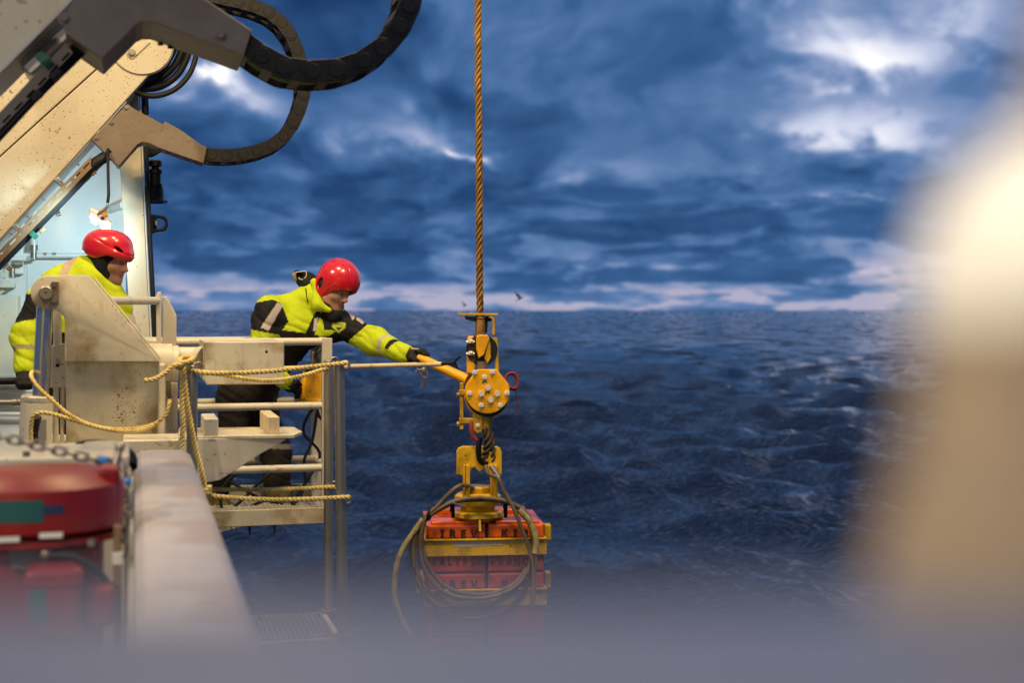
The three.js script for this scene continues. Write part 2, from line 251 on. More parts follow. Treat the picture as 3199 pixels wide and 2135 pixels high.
// ---------------------------------------------------------------- the sea
function makeSea() {
  seedState = 77;
  const waves = [];
  for (let i = 0; i < 46; i++) {
    const f = i / 45, len = 0.45 * Math.pow(34, f) * (0.85 + 0.3 * rnd()), a = -0.35 + (rnd() - 0.5) * (2.3 - 1.1 * f), k = 2 * Math.PI / len;
    const steep = len > 7 ? 0.056 : len > 1.8 ? 0.122 : 0.066;
    waves.push([Math.sin(a) * k, Math.cos(a) * k, steep / k, rnd() * 6.28, k, len, clamp(Math.round(Math.log2(len) + 1), 0, 6)]);
  }
  const rs = [0.6, 2.5, 4.5, 6];
  for (let yy = 1230; yy > 0.6; yy -= yy > 520 ? 4 : yy > 30 ? 1.35 : 0.6) rs.push(1422 * (EYE - SEA) / yy);
  rs.push(22000);
  const as = [];
  for (let d = -180; d < -27; d += 9) as.push(d);
  for (let i = 0; i <= 620; i++) as.push(-27 + 54 * i / 620);
  for (let d = 36; d <= 180; d += 9) as.push(d);
  const R = rs.length, A = as.length, pos = new Float32Array(R * A * 3), nor = new Float32Array(R * A * 3), uv = new Float32Array(R * A * 2);
  for (let i = 0; i < R; i++) for (let j = 0; j < A; j++) {
    const r = rs[i], th = as[j] * Math.PI / 180, front = Math.abs(as[j]) <= 27.1, o = i * A + j;
    let x = r * Math.sin(th), z = -r * Math.cos(th), h = 0, sx = 0, sz = 0, gx = 0, gz = 0;
    if (front && r > 6.1) {
      const dr = r * r * 1.35 / (1422 * 6), wob = [0.5, 1, 2, 4, 8, 16, 32].map((l) => 1.4 * noise2(x * 0.7 / l + 20, z * 0.7 / l)), gust = 0.4 + 0.7 * noise2(x * 0.03 + 3, z * 0.03 + 8) + 0.6 * noise2(x * 0.13 + 9, z * 0.13);
      for (const [kx, kz, am, ph, k, len, lv] of waves) {
        const p = kx * x + kz * z + ph + wob[lv], am2 = am * (len < 3 ? gust : 1), s = Math.sin(p), c = Math.cos(p), keep = smoothstep(len, 0.8 * dr, 2.2 * dr);
        h += am2 * (c + 0.28 * (2 * c * c - 1)) * keep; const sl = am2 * (s + 1.1 * s * c) * (0.62 + 0.38 * smoothstep(len, 0.25 * dr, 1.0 * dr)); gx -= kx * sl; gz -= kz * sl;
        sx -= 0.85 * am2 * (kx / k) * s * keep; sz -= 0.85 * am2 * (kz / k) * s * keep;
      }
    }
    const fade = 1 - smoothstep(r, 140, 800);
    pos.set([x + sx, SEA + h * fade, z + sz], o * 3);
    const calm = 1 - 0.55 * smoothstep(r, 200, 900); gx *= calm; gz *= calm; const l = Math.hypot(gx, 1, gz); nor.set([-gx / l, 1 / l, -gz / l], o * 3);
    uv.set([x / 9, z / 9], o * 2);
  }
  const idx = new Uint32Array((R - 1) * (A - 1) * 6); let q = 0;
  for (let i = 0; i < R - 1; i++) for (let j = 0; j < A - 1; j++) { const a = i * A + j, b = a + 1, c = a + A, d = c + 1; idx.set([a, b, c, b, d, c], q); q += 6; }
  const g = new THREE.BufferGeometry();
  g.setAttribute('position', new THREE.BufferAttribute(pos, 3)); g.setAttribute('normal', new THREE.BufferAttribute(nor, 3)); g.setAttribute('uv', new THREE.BufferAttribute(uv, 2));
  g.setIndex(new THREE.BufferAttribute(idx, 1));
  // fine wind ripples: a tiling height map, 9 m a side
  const N = 1024, rip = new Uint8Array(N * N * 4), comps = [];
  for (let i = 0; i < 70; i++) { const kx = Math.round((rnd() - 0.5) * 60), kz = Math.round(10 + rnd() * 55) * (rnd() < 0.85 ? 1 : -1); comps.push([kx, kz, rnd() * 6.28, 1 / Math.hypot(kx, kz)]); }
  const tab = new Float32Array(4096); for (let i = 0; i < 4096; i++) tab[i] = Math.sin(i / 4096 * 2 * Math.PI);
  for (let y = 0; y < N; y++) for (let x = 0; x < N; x++) { let s = 0; for (const [kx, kz, p, a] of comps) s += a * tab[((kx * x + kz * y) * 4 + p * 652) & 4095]; const v = clamp(128 + s * 330, 0, 255), o = (y * N + x) * 4; rip[o] = rip[o + 1] = rip[o + 2] = v; rip[o + 3] = 255; }
  const bump = new THREE.DataTexture(rip, N, N); bump.wrapS = bump.wrapT = THREE.RepeatWrapping; bump.magFilter = THREE.LinearFilter; bump.needsUpdate = true;
  const m = new THREE.MeshPhysicalMaterial({ color: new THREE.Color(0.026, 0.045, 0.075), roughness: 0.1, ior: 1.38, bumpMap: bump, bumpScale: 0.045 });
  const sea = new THREE.Mesh(g, m); sea.name = 'sea'; sea.receiveShadow = true;
  sea.userData = { kind: 'structure', label: 'choppy dark blue open sea reaching the horizon', category: 'sea' };
  scene.add(sea);
}
makeSea();
// ---------------------------------------------------------------- ship: hull, deck, bulwark
const fB = frame(515, 1405, 5.2);
{
  const f = fB, y0 = -f.o.y;
  const h = struct('hull', [box(9, 6.3, 18, -4.42, y0 - 3.2, 0.5, 0.02)], M.hull, 'dark blue ship side below the deck edge');
  h.position.copy(f.o); h.rotation.y = f.turn;
  const d = struct('deck', [box(8.95, 0.045, 17.9, -4.43, y0 - 0.0225, 0.5, 0.004)], M.deck, 'grey green painted steel deck inside the bulwark');
  d.position.copy(f.o); d.rotation.y = f.turn;
  const b = thing('bulwark', 'weathered cream steel bulwark with wide rounded cap rail beside the red machine', 'bulwark', f);
  const prof = [V(-0.105, -0.1), V(-0.105, -0.022), V(-0.085, -0.003), V(-0.05, 0), V(0.06, -0.002), V(0.09, -0.02), V(0.105, -0.06), V(0.105, -0.1)];
  obj('cap_rail', toCreasedNormals(plate(prof, 4.35, 4.35, 0.006), 0.7), M.cap, b);
  obj('side_plate', box(0.03, -y0 - 0.1, 4.3, 0.05, (y0 - 0.1) / 2, 2.17, 0.004), M.cream, b);
  obj('inner_flange', box(0.012, 0.5, 4.2, -0.112, -0.34, 2.15, 0.003), M.cream, b);
  for (let i = 0; i < 6; i++) obj('bracket', plate([V(-0.1, -0.1), V(0.03, -0.1), V(0.03, y0 + 0.002), V(-0.03, y0 + 0.002)], 0.2 + i * 0.78, 0.012, 0.002), M.cream, b);
}
// ---------------------------------------------------------------- steel rail and post just in front of the lens
{
  const r = thing('steel_rail', 'blurred blue grey steel rail crossing the bottom foreground', 'rail', V(0, 0, -0.24));
  obj('rail_cap', box(3.2, 0.06, 0.12, -0.1, EYE - 0.0455 - 0.03, 0.06, 0.014), M.ledge, r);
  obj('rail_web', box(3.2, EYE - 0.0455 - 0.06, 0.02, -0.1, (EYE - 0.0455 - 0.06) / 2, 0.04, 0.003), M.ledge, r);
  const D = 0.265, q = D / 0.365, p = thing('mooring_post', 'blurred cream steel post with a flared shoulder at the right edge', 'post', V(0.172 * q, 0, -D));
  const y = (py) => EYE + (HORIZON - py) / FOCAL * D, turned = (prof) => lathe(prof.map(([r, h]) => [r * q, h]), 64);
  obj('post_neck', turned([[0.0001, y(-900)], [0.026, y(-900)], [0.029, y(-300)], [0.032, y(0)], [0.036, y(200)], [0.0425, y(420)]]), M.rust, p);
  obj('post_shoulder', turned([[0.0423, y(418)], [0.05, y(490)], [0.0595, y(600)], [0.064, y(720)], [0.0662, y(860)], [0.0662, y(1000)]]), M.white, p);  // white against the browner parts: the glow is painted into the shoulder
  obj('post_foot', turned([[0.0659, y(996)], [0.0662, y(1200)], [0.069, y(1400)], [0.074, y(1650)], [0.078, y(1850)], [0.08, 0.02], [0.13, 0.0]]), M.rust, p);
  const sw = struct('superstructure_wall', [box(9, 7.2, 0.2, -3.6, 3.6, 1.9, 0.02)], M.cream, 'unseen cream superstructure wall added behind the steel rail');  // out of view, added to shade blue sky fill from behind
}
// ---------------------------------------------------------------- deckhouse wall with its corner column
{
  const f = frame(395, 1000, 10.0), L = f.L, y0 = -f.o.y;
  const w = thing('deckhouse_wall', 'white deckhouse wall lit by the cool work lamp', 'wall', f);
  obj('wall_panel', box(3.6, 5.2, 0.08, L(395, 1000).x - 1.8, y0 + 2.6, -0.04, 0.004), M.white, w);
  obj('weld_seam', box(0.012, 5.0, 0.01, L(88, 900).x, y0 + 2.5, 0.004, 0.003), M.white, w);
  obj('stiffener', box(0.02, 1.5, 0.05, L(-20, 900).x, y0 + 1.6, 0.025, 0.004), M.white, w);
  const low = L(0, 1175), rail = (py, r, x0 = -300, x1 = 330, z = 0.1) => obj('pipe', cyl(L(x0, py, z), L(x1, py, z), r, r, 14), M.white, w);
  obj('ledge_box', [box(1.5, 0.62, 0.22, L(65, 1000).x - 0.75, L(0, 1036).y - 0.06, 0.11, 0.01)], M.cream, w);
  obj('trim_strip', [box(1.55, 0.035, 0.26, L(105, 1175).x - 0.775, low.y, 0.13, 0.006)], M.cream, w);
  for (const [py, r] of [[1222, 0.016], [1258, 0.018], [1294, 0.014], [1415, 0.03]]) rail(py, r);
  obj('lower_panel', box(1.7, 0.65, 0.03, L(110, 1300).x - 0.85, L(0, 1320).y, 0.02, 0.006), M.white, w);
  // hydraulic lines with unions
  obj('hydraulic_pipe', cyl(L(-60, 799, 0.09), L(330, 799, 0.09), 0.018, 0.018, 14), M.white, w);
  obj('hydraulic_pipe', tube([L(107, 560, 0.12), L(107, 700, 0.12), L(107, 770, 0.12)], 0.023, 10, 12), M.white, w);
  obj('hydraulic_pipe', cyl(L(30, 809, 0.12), L(95, 809, 0.12), 0.018, 0.018, 14), M.white, w);
  obj('pipe_union', [hex(L(107, 766, 0.12), L(107, 783, 0.12), 0.028), hex(L(107, 786, 0.12), L(107, 796, 0.12), 0.022), hex(L(107, 797, 0.12), L(107, 812, 0.12), 0.019), hex(L(84, 809, 0.12), L(97, 809, 0.12), 0.02), cyl(L(97, 809, 0.12), L(110, 809, 0.12), 0.015)], M.stainless, w);
  obj('pipe_union', [hex(L(136, 798, 0.09), L(147, 798, 0.09), 0.02), hex(L(148, 798, 0.09), L(160, 798, 0.09), 0.016), hex(L(163, 798, 0.09), L(176, 798, 0.09), 0.02), cyl(L(130, 798, 0.09), L(184, 798, 0.09), 0.011)], M.stainless, w);
  obj('junction_block', [box(0.1, 0.34, 0.1, L(52, 780, 0.06).x, L(52, 780, 0.06).y, 0.06, 0.012), box(0.07, 0.14, 0.08, L(62, 700, 0.06).x, L(62, 680, 0.06).y, 0.06, 0.01)], M.white, w);
  obj('pipe_union', [hex(L(45, 825, 0.13), L(65, 825, 0.13), 0.028), cyl(L(40, 825, 0.13), L(72, 825, 0.13), 0.016), hex(L(40, 840, 0.13), L(40, 870, 0.13), 0.018)], M.stainless, w);
  obj('drilled_strap', plate([L(5, 850, 0.16), L(28, 828, 0.16), L(28, 886, 0.16), L(8, 886, 0.16)], 0.16, 0.012, 0.002, [[14, 850], [14, 869]].map(([x, y]) => { const q = L(x, y, 0.16); return { x: q.x, y: q.y, r: 0.008 }; })), M.cream, w);
  obj('small_shelf', [box(0.3, 0.03, 0.16, L(-25, 893, 0.1).x, L(0, 893, 0.1).y, 0.09, 0.006), plate([L(-60, 896, 0.1), L(40, 896, 0.1), L(0, 922, 0.1), L(-60, 922, 0.1)], 0.1, 0.02)], M.cream, w);
  obj('conduit_arm', cyl(L(342, 655, 0.02), L(388, 640, 0.5), 0.028, 0.028, 16), M.white, w);
  obj('pipe_clip', [hex(L(178, 672, 0.04), L(190, 668, 0.04), 0.014), cyl(L(185, 650, 0.04), L(185, 672, 0.04), 0.006)], M.stainless, w);
}
{
  const f = frame(440, 1050, 9.3), L = f.L, y0 = -f.o.y;
  const c = thing('corner_column', 'cream corner column with black rubber strip beside the sky', 'column', f);
  const pts = [L(345, 60), L(421, 60), L(474, 1160), L(416, 1160)], foot = [V(pts[3].x, y0), V(pts[2].x, y0)];
  obj('column_face', plate([pts[0], pts[1], pts[2], foot[1], foot[0], pts[3]], 0, 0.28, 0.008), M.cream, c);
  obj('edge_trim', plate([L(434, 300), L(439, 300), L(477, 1090), L(472, 1090)], 0.012, 0.05, 0.004), M.white, c);
  obj('rubber_strip', [plate([L(441, 280), L(453, 280), L(488, 1090), L(479, 1090)], 0.02, 0.2, 0.01), tube([L(450, 285, 0.03), L(458, 480, 0.03), L(470, 760, 0.03), L(488, 1075, 0.03)], 0.014, 20, 8)], M.rubber, c);
  // black light fittings and a ring on the outer side
  const q = (px, py) => L(px, py, -0.02);
  const fit = (name, label, pr, cx, m = M.black) => { const g = thing(name, label, 'fitting', { o: V(0, 0, 0), turn: 0 }); g.position.copy(f.o); g.rotation.y = f.turn; const a = q(cx, 0).x; obj('body', lathes(pr.map(([px, py]) => [Math.abs(q(px, py).x - a) + 0.0005, q(px, py).y]), 28).translate(a, 0, -0.06), m, g); return g; };
  const nav = fit('navigation_lamp', 'black stacked navigation lamp fixed on the outer column side', [[490, 502], [506, 502], [506, 518], [498, 520], [498, 526], [507, 530], [507, 540], [503, 542], [503, 572], [508, 574], [508, 584], [490, 584]], 486);
  obj('top_studs', [0, 1, 2, 3, 4, 5].map((i) => cyl(q(472 + i * 6, 503).setZ(-0.06), q(472 + i * 6, 497).setZ(-0.06), 0.006, 0.006, 8)), M.zinc, nav);
  const sk = fit('lamp_socket', 'square black lamp socket below the stacked navigation lamp', [[490, 586], [511, 586], [511, 590], [513, 622], [517, 627], [517, 634], [490, 634]], 480, M.black);
  obj('cable_gland', [cyl(q(488, 586).setZ(-0.06), q(488, 578).setZ(-0.06), 0.02)], M.rubber, sk);
  const br = thing('mounting_arm', 'dark bracket arm sticking out under the weathered cable bracket', 'bracket', f);
  obj('arm', plate([q(458, 455), q(474, 440), q(478, 462), q(500, 466), q(504, 472), q(480, 486), q(460, 490)], -0.03, 0.08, 0.006), M.black, br);
  obj('upright', plate([q(452, 290), q(464, 302), q(466, 352), q(458, 360), q(450, 340)], -0.02, 0.06, 0.006), M.black, br);
  const ring = thing('eye_plate', 'black eye plate with open ring on the outer column side', 'eye plate', f);
  const hole = []; for (let i = 0; i <= 20; i++) { const a = -Math.PI / 2 + Math.PI * i / 20; hole.push(q(497 + 19 * Math.cos(a), 697 + 16 * Math.sin(a))); } hole.push(q(490, 713), q(490, 681));
  obj('lug', plate([q(462, 668), q(515, 674), q(524, 684), q(526, 704), q(520, 718), q(512, 722), q(490, 724), q(470, 732)], -0.03, 0.05, 0.008, [hole.reverse()]), M.black, ring);
  obj('pin', hex(q(489, 690).setZ(0.0), q(489, 704).setZ(0.0), 0.01), M.zinc, ring);
}
let flangeStrip;
// ---------------------------------------------------------------- hoist frame: two slanting legs with cable trays and brackets
{
  const f = frame(300, 420, 8.9), L = f.L;
  const g = thing('gantry_leg', 'slanting speckled cream hoist leg in front of the deckhouse', 'gantry leg', f);
  obj('lower_plate', plate([L(-420, 1215), L(403, 303), L(548, 142), L(560, 110), L(546, 70), L(500, 30), L(318, 204), L(-420, 872)], 0, 0.34, 0.008), M.creamSpeck, g);
  obj('upper_plate', plate([L(-420, 866), L(314, 201), L(496, 26), L(430, -20), L(360, -60), L(-420, 640)], -0.006, 0.33, 0.006), M.creamSpeck, g);
  obj('bottom_chord', plate([L(-420, 1222), L(396, 322), L(396, 312), L(-420, 1210)], -0.01, 0.32, 0.004), M.alu, g);
  for (const t of [0.12, 0.45, 0.78]) { const a = L(0, 757), b = L(396, 318), p = a.clone().lerp(b, t); obj('clamp', box(0.03, 0.06, 0.3, p.x + 0.012, p.y - 0.02, -0.14, 0.004, 0, 0, 0.84), M.alu, g); }
  const c = L(442, 138); obj('pivot_boss', [at(new THREE.CylinderGeometry(0.19, 0.2, 0.02, 40), c.x, c.y, 0.006, Math.PI / 2)], M.creamSpeck, g);
  obj('keeper_plate', [plate([L(398, 168), L(452, 118), L(470, 134), L(415, 186)], 0.03, 0.014, 0.003)], M.creamSpeck, g);
  obj('bolt', bolt(L(413, 165, 0.03), 0.017, 0.02), M.zinc, g);
  // slotted cable tray hung below
  const t = thing('cable_tray', 'slotted rusty cable tray with black cables below the speckled leg', 'cable tray', f);
  const A = L(-300, 1092, 0.1), B = L(286, 487, 0.1), C = L(284, 519, 0.1), D = L(-300, 1125, 0.1), holes = [];
  for (let i = 0; i < 20; i++) { const m = A.clone().lerp(B, (i + 0.5) / 20), n = D.clone().lerp(C, (i + 0.5) / 20), p = m.lerp(n, 0.5), u = B.clone().sub(A).normalize(), v = V(-u.y, u.x, 0), q = (a, b) => p.clone().addScaledVector(u, a).addScaledVector(v, b); holes.push([q(-0.026, -0.0055), q(-0.026, 0.0055), q(0.026, 0.0055), q(0.026, -0.0055)]); }
  obj('tray_side', plate([A, B, C, D], 0.1, 0.004, 0.001, holes), M.tray, t);
  obj('tray_floor', plate([L(-300, 1125, 0.1), L(284, 519, 0.1), L(288, 523, 0.1), L(-300, 1131, 0.1)], 0.1, 0.16, 0.001), M.tray, t);
  for (let i = 0; i < 5; i++) { const o = i * 4.4; obj('cable', tube([L(-300, 1132 + o, 0.06 - i * 0.02), L(0, 820 + o, 0.06 - i * 0.02), L(150, 664 + o * 1.1, 0.05 - i * 0.02), L(290, 522 + o, 0.06 - i * 0.02), L(345, 470 + o * 0.8, 0.05 - i * 0.02)], 0.012 + 0.004 * (i % 2), 30, 8), M.black, t); }
  obj('cable_bundle', tube([L(250, 560, 0.05), L(285, 520, 0.05), L(318, 497, 0.04), L(345, 480, 0.0)], 0.036, 12, 10), M.rubber, t);
  for (const [px, py] of [[100, 729], [262, 548]]) obj('band', cyl(L(px - 6, py + 6, 0.03), L(px + 6, py - 6, 0.03), 0.042, 0.042, 14), M.greenWrap, t);
  for (const [px, py] of [[132, 720], [292, 541], [30, 838]]) obj('clip', [box(0.035, 0.024, 0.03, L(px, py, 0.04).x, L(px, py, 0.04).y, 0.04, 0.006, 0, 0, 0.8), hex(L(px + 3, py - 6, 0.04), L(px + 8, py + 2, 0.04), 0.009)], M.tray, t);
  for (let i = 0; i < 5; i++) { const p = L(40 + i * 52, 733 - i * 54, 0.1); obj('screw', hex(p, p.clone().add(V(-0.012, 0.014, 0)), 0.008), M.zinc, t); }
  // bracket that carries the far cable chain
  const b = thing('chain_bracket', 'rusty weathered sheet bracket bolted to the speckled leg', 'bracket', f);
  const bp = [[400, 325], [418, 339], [511, 389], [516, 380], [564, 407], [629, 454], [646, 461], [636, 509], [557, 482], [500, 462], [468, 447], [446, 443], [430, 450], [371, 518], [364, 514], [286, 434]].map(([x, y]) => L(x, y, 0.05));
  obj('sheet', plate(bp, 0.05, 0.006, 0.001), M.primer, b);
  const fl = (a, z0, dep, m) => obj('flange', a, m, b);
  const strip = (pts, z, dep, th = 0.005) => { const out = []; for (let i = 0; i < pts.length - 1; i++) { const p = pts[i], q = pts[i + 1], d = q.clone().sub(p), l = d.length(); out.push(box(l + 0.003, th, dep, (p.x + q.x) / 2, (p.y + q.y) / 2, z - dep / 2, 0.002, 0, 0, Math.atan2(d.y, d.x))); } return out; };
  fl(strip(bp.slice(7, 15), 0.048, 0.2), 0, 0, M.primer); fl(strip(bp.slice(14, 16), 0.048, 0.1), 0, 0, M.primer); fl(strip(bp.slice(2, 7), 0.048, 0.2), 0, 0, M.primer);
  for (const [x, y] of [[396, 336], [349, 383], [302, 430]]) obj('bolt', bolt(L(x, y, 0.05), 0.011, 0.012), M.zinc, b);
  for (const [x, y] of [[502, 465], [521, 472]]) obj('drip_bolt', hex(L(x, y - 3, 0.0), L(x + 1, y + 9, 0.0), 0.008), M.tray, b);
  flangeStrip = strip;
}
{
  const f = frame(229, 0, 5.0), L = f.L;
  const g = thing('gantry_leg', 'blurred plain grey cream hoist leg in the top corner', 'gantry leg', f);
  obj('leg_plate', plate([L(520, -291), L(-620, 849), L(-1100, 400), L(100, -800)], 0, 0.36, 0.008), M.cream, g);
  obj('bottom_rail', plate([L(430, -195), L(-620, 855), L(-620, 843), L(430, -207)], 0.012, 0.02, 0.004), M.alu, g);
  for (const [t, m] of [[0.35, M.alu], [0.55, M.dullGrey], [0.74, M.alu]]) { const p = L(0, 229).lerp(L(229, 0), t); obj('clamp', box(0.1, 0.05, 0.25, p.x + 0.03, p.y - 0.035, -0.2, 0.01, 0, 0, 0.785), m, g); }
  const t = thing('cable_tray', 'blurred black slotted cable tray under the plain grey leg', 'cable tray', f);
  const A = L(-300, 668, 0.05), B = L(205, 133, 0.05), C = L(240, 178, 0.05), D = L(-300, 742, 0.05), holes = [];
  for (let i = 0; i < 14; i++) { const p = A.clone().lerp(B, (i + 0.5) / 14).lerp(D.clone().lerp(C, (i + 0.5) / 14), 0.55), u = B.clone().sub(A).normalize(), v = V(-u.y, u.x, 0), q = (a, b) => p.clone().addScaledVector(u, a).addScaledVector(v, b); holes.push([q(-0.02, -0.005), q(-0.02, 0.005), q(0.02, 0.005), q(0.02, -0.005)]); }
  obj('tray_side', plate([A, B, C.clone().lerp(B, 0.3), D.clone().lerp(A, 0.3)], 0.05, 0.006, 0.001, holes), M.dullGrey, t);
  for (let i = 0; i < 5; i++) { const o = i * 12; obj('cable', tube([L(-300, 690 + o, 0.03), L(0, 378 + o, 0.03), L(120, 250 + o, 0.02), L(240, 142 + o * 0.8, -0.02), L(330, 60 + o * 0.6, -0.1)], 0.013, 24, 8), M.black, t); }
  obj('band', cyl(L(132, 200, 0.04), L(152, 183, 0.04), 0.034, 0.034, 14), M.greenWrap, t);
  for (const [px, py] of [[115, 300], [175, 232]]) obj('clip', box(0.05, 0.03, 0.03, L(px, py, 0.04).x, L(px, py, 0.04).y, 0.04, 0.008, 0, 0, 0.8), M.black, t);
  const b = thing('chain_bracket', 'dark bent sheet bracket in the top corner with wide bottom flange', 'bracket', f);
  const bp = [[300, -70], [189, 61], [207, 104], [318, 182], [400, 101], [423, 76], [446, 66], [475, 66], [600, 113], [762, 172], [786, 96], [646, 2], [560, -40]].map(([x, y]) => L(x, y, 0.12));
  obj('sheet', plate(bp, 0.12, 0.008, 0.002), M.dullGrey, b);
  obj('flange', flangeStrip(bp.slice(2, 10), 0.118, 0.33, 0.006), M.primer, b);
  obj('flange', flangeStrip(bp.slice(10, 13), 0.118, 0.33, 0.006), M.primer, b);
  for (const [x, y] of [[200, 57], [690, 110]]) obj('bolt', bolt(L(x, y, 0.12), 0.014, 0.016), M.dullGrey, b);
  for (const [x, y] of [[505, 96], [536, 106], [502, 136], [533, 146]]) obj('flange_hole_plug', cyl(L(x, y - 2, -0.02 - (y > 120 ? 0.18 : 0)), L(x, y + 5, -0.02 - (y > 120 ? 0.18 : 0)), 0.011, 0.011, 12), M.black, b);
}
// ---------------------------------------------------------------- cable chains: every link a piece of its own
function cableChain(label, f, pts, wide, high, z0, cables) {
  const g = thing('cable_chain', label, 'cable chain', f, 'cable chains');
  const c = curve(pts), len = c.getLength(), n = Math.round(len / 0.098);
  const P2 = []; for (let i = 0; i <= n; i++) P2.push(c.getPointAt(i / n));
  const stad = (l, h) => { const s = new THREE.Shape(); const r = h / 2; s.absarc(-l / 2, 0, r, Math.PI / 2, Math.PI * 1.5); s.absarc(l / 2, 0, r, -Math.PI / 2, Math.PI / 2); return s; };
  const side = (l, off) => new THREE.ExtrudeGeometry(stad(l, high), { depth: 0.008, bevelEnabled: true, bevelThickness: 0.002, bevelSize: 0.002, bevelOffset: -0.002, bevelSegments: 1, curveSegments: 7 }).translate(0, 0, off);
  for (let i = 0; i < n; i++) {
    const a = P2[i], b = P2[i + 1], l = a.distanceTo(b), ang = Math.atan2(b.y - a.y, b.x - a.x), o = i % 2 ? 0.0035 : 0;
    const parts = [side(l * 0.86, z0 - 0.01 + o), side(l * 0.86, z0 - wide - o), ...[-1, 1].map((s) => cyl(V(s * l * 0.43, 0, z0 + o), V(s * l * 0.43, 0, z0 + 0.004 + o), high * 0.36, high * 0.33, 18)),
      box(l * 0.4, 0.007, wide - 0.01, 0, high / 2 - 0.006, z0 - wide / 2, 0.002), box(l * 0.4, 0.007, wide - 0.01, 0, -high / 2 + 0.006, z0 - wide / 2, 0.002)];
    obj('link', parts.map((p) => at(p, (a.x + b.x) / 2, (a.y + b.y) / 2, 0, 0, 0, ang)), M.plastic, g);
  }
  cables.forEach(([dz, dy, r, m]) => obj('cable', tube(P2.map((p) => V(p.x, p.y + dy, z0 - dz)), r, n * 2, 7), m, g));
}
const cableGreen = std({ color: 0x6f7a1a, roughness: 0.5 });
{
  const f = frame(229, 0, 5.0), L = f.L, Q = (x, y) => L(x, y, 0.1);
  cableChain('black cable chain hanging in a wide loop from the dark bent bracket', f, [Q(745, 118), Q(778, 140), Q(838, 188), Q(908, 217), Q(966, 222), Q(1062, 216), Q(1128, 194), Q(1182, 162), Q(1232, 111), Q(1266, 56), Q(1286, 0), Q(1292, -70), Q(1285, -150)], 0.22, 0.08, 0.1, [[0.06, 0.0, 0.016, M.black], [0.11, 0.01, 0.02, M.black], [0.16, -0.01, 0.014, cableGreen]]);
}
{
  const f = frame(300, 420, 8.9), L = f.L, Q = (x, y) => L(x, y, 0.03);
  cableChain('black cable chain curling up from the rusty weathered bracket', f, [Q(610, 472), Q(640, 481), Q(700, 487), Q(780, 478), Q(853, 453), Q(898, 415), Q(928, 363), Q(943, 320), Q(951, 285), Q(949, 235), Q(934, 172), Q(914, 118), Q(884, 74), Q(846, 41), Q(780, 14), Q(700, -4), Q(600, -30)], 0.24, 0.085, 0.03, [[0.06, 0.0, 0.016, M.black], [0.12, 0.01, 0.02, cableGreen], [0.17, -0.012, 0.014, M.black]]);
  const h = thing('hose_bundle', 'loop of thick black hoses behind the dark bent bracket', 'hoses', f);
  const hs = [[[395, 262], [430, 290], [480, 300], [540, 283], [590, 235], [616, 160], [620, 60]], [[400, 255], [440, 275], [500, 270], [555, 232], [590, 160], [600, 60]], [[402, 250], [450, 262], [500, 245], [545, 205], [572, 140], [575, 40]], [[405, 240], [450, 250], [495, 228], [530, 180], [552, 120], [550, 30]], [[400, 235], [440, 240], [480, 215], [515, 165], [530, 100], [525, 20]]];
  hs.forEach((p, i) => obj('hose', tube(p.map(([x, y]) => L(x, y, -0.12 - 0.05 * (i % 3))), i === 0 ? 0.018 : 0.024, 30, 10), M.rubber, h));
}
// ---------------------------------------------------------------- lamps: warm deck floodlights and one cool work lamp
function floodlight(label, pos, target, w, h, power, rgb) {
  const g = thing('floodlight', label, 'floodlight', pos, 'warm deck floodlights');
  g.lookAt(target);
  const glow = std({ color: 0xfff0d8, emissive: new THREE.Color(...rgb), emissiveIntensity: 3, roughness: 0.3 });
  obj('housing', [box(w + 0.08, h + 0.08, 0.02, 0, 0, -0.11, 0.008), ...[-1, 1].map((s) => box(0.02, h + 0.08, 0.13, s * (w / 2 + 0.03), 0, -0.05, 0.004)), ...[-1, 1].map((s) => box(w + 0.08, 0.02, 0.13, 0, s * (h / 2 + 0.03), -0.05, 0.004))], M.black, g);
  obj('lamp_glass', box(w, h, 0.01, 0, 0, -0.02, 0.002), glow, g);
  obj('mount_arm', cyl(V(0, 0, -0.12), V(0, 0.35, -0.3), 0.03, 0.03, 12), M.cream, g);
  const l = new THREE.RectAreaLight(new THREE.Color(...rgb), power, w, h);
  const d = target.clone().sub(pos).normalize(); l.position.copy(pos).addScaledVector(d, 0.03); l.lookAt(target.clone()); scene.add(l);
  return g;
}
const warm = [1, 0.72, 0.35];
floodlight('warm floodlight high on the mast above the red machine', V(-3.4, 4.6, -5.6), V(-2.3, 0.9, -8.8), 0.6, 0.45, 104, warm);
floodlight('warm floodlight above the hanging weight', V(0.6, 5.6, -5.3), V(-1.3, 1.1, -8.0), 0.6, 0.45, 185, warm);
floodlight('warm floodlight on the hoist frame above the worker', V(-1.2, 5.4, -6.4), V(-0.6, 0, -8.0), 0.45, 0.3, 230, warm);
floodlight('small warm floodlight lighting the steel post', V(-2.5, 3.5, -0.5), V(0.17, 1.5, -0.36), 0.3, 0.2, 800, [1, 0.82, 0.58]);
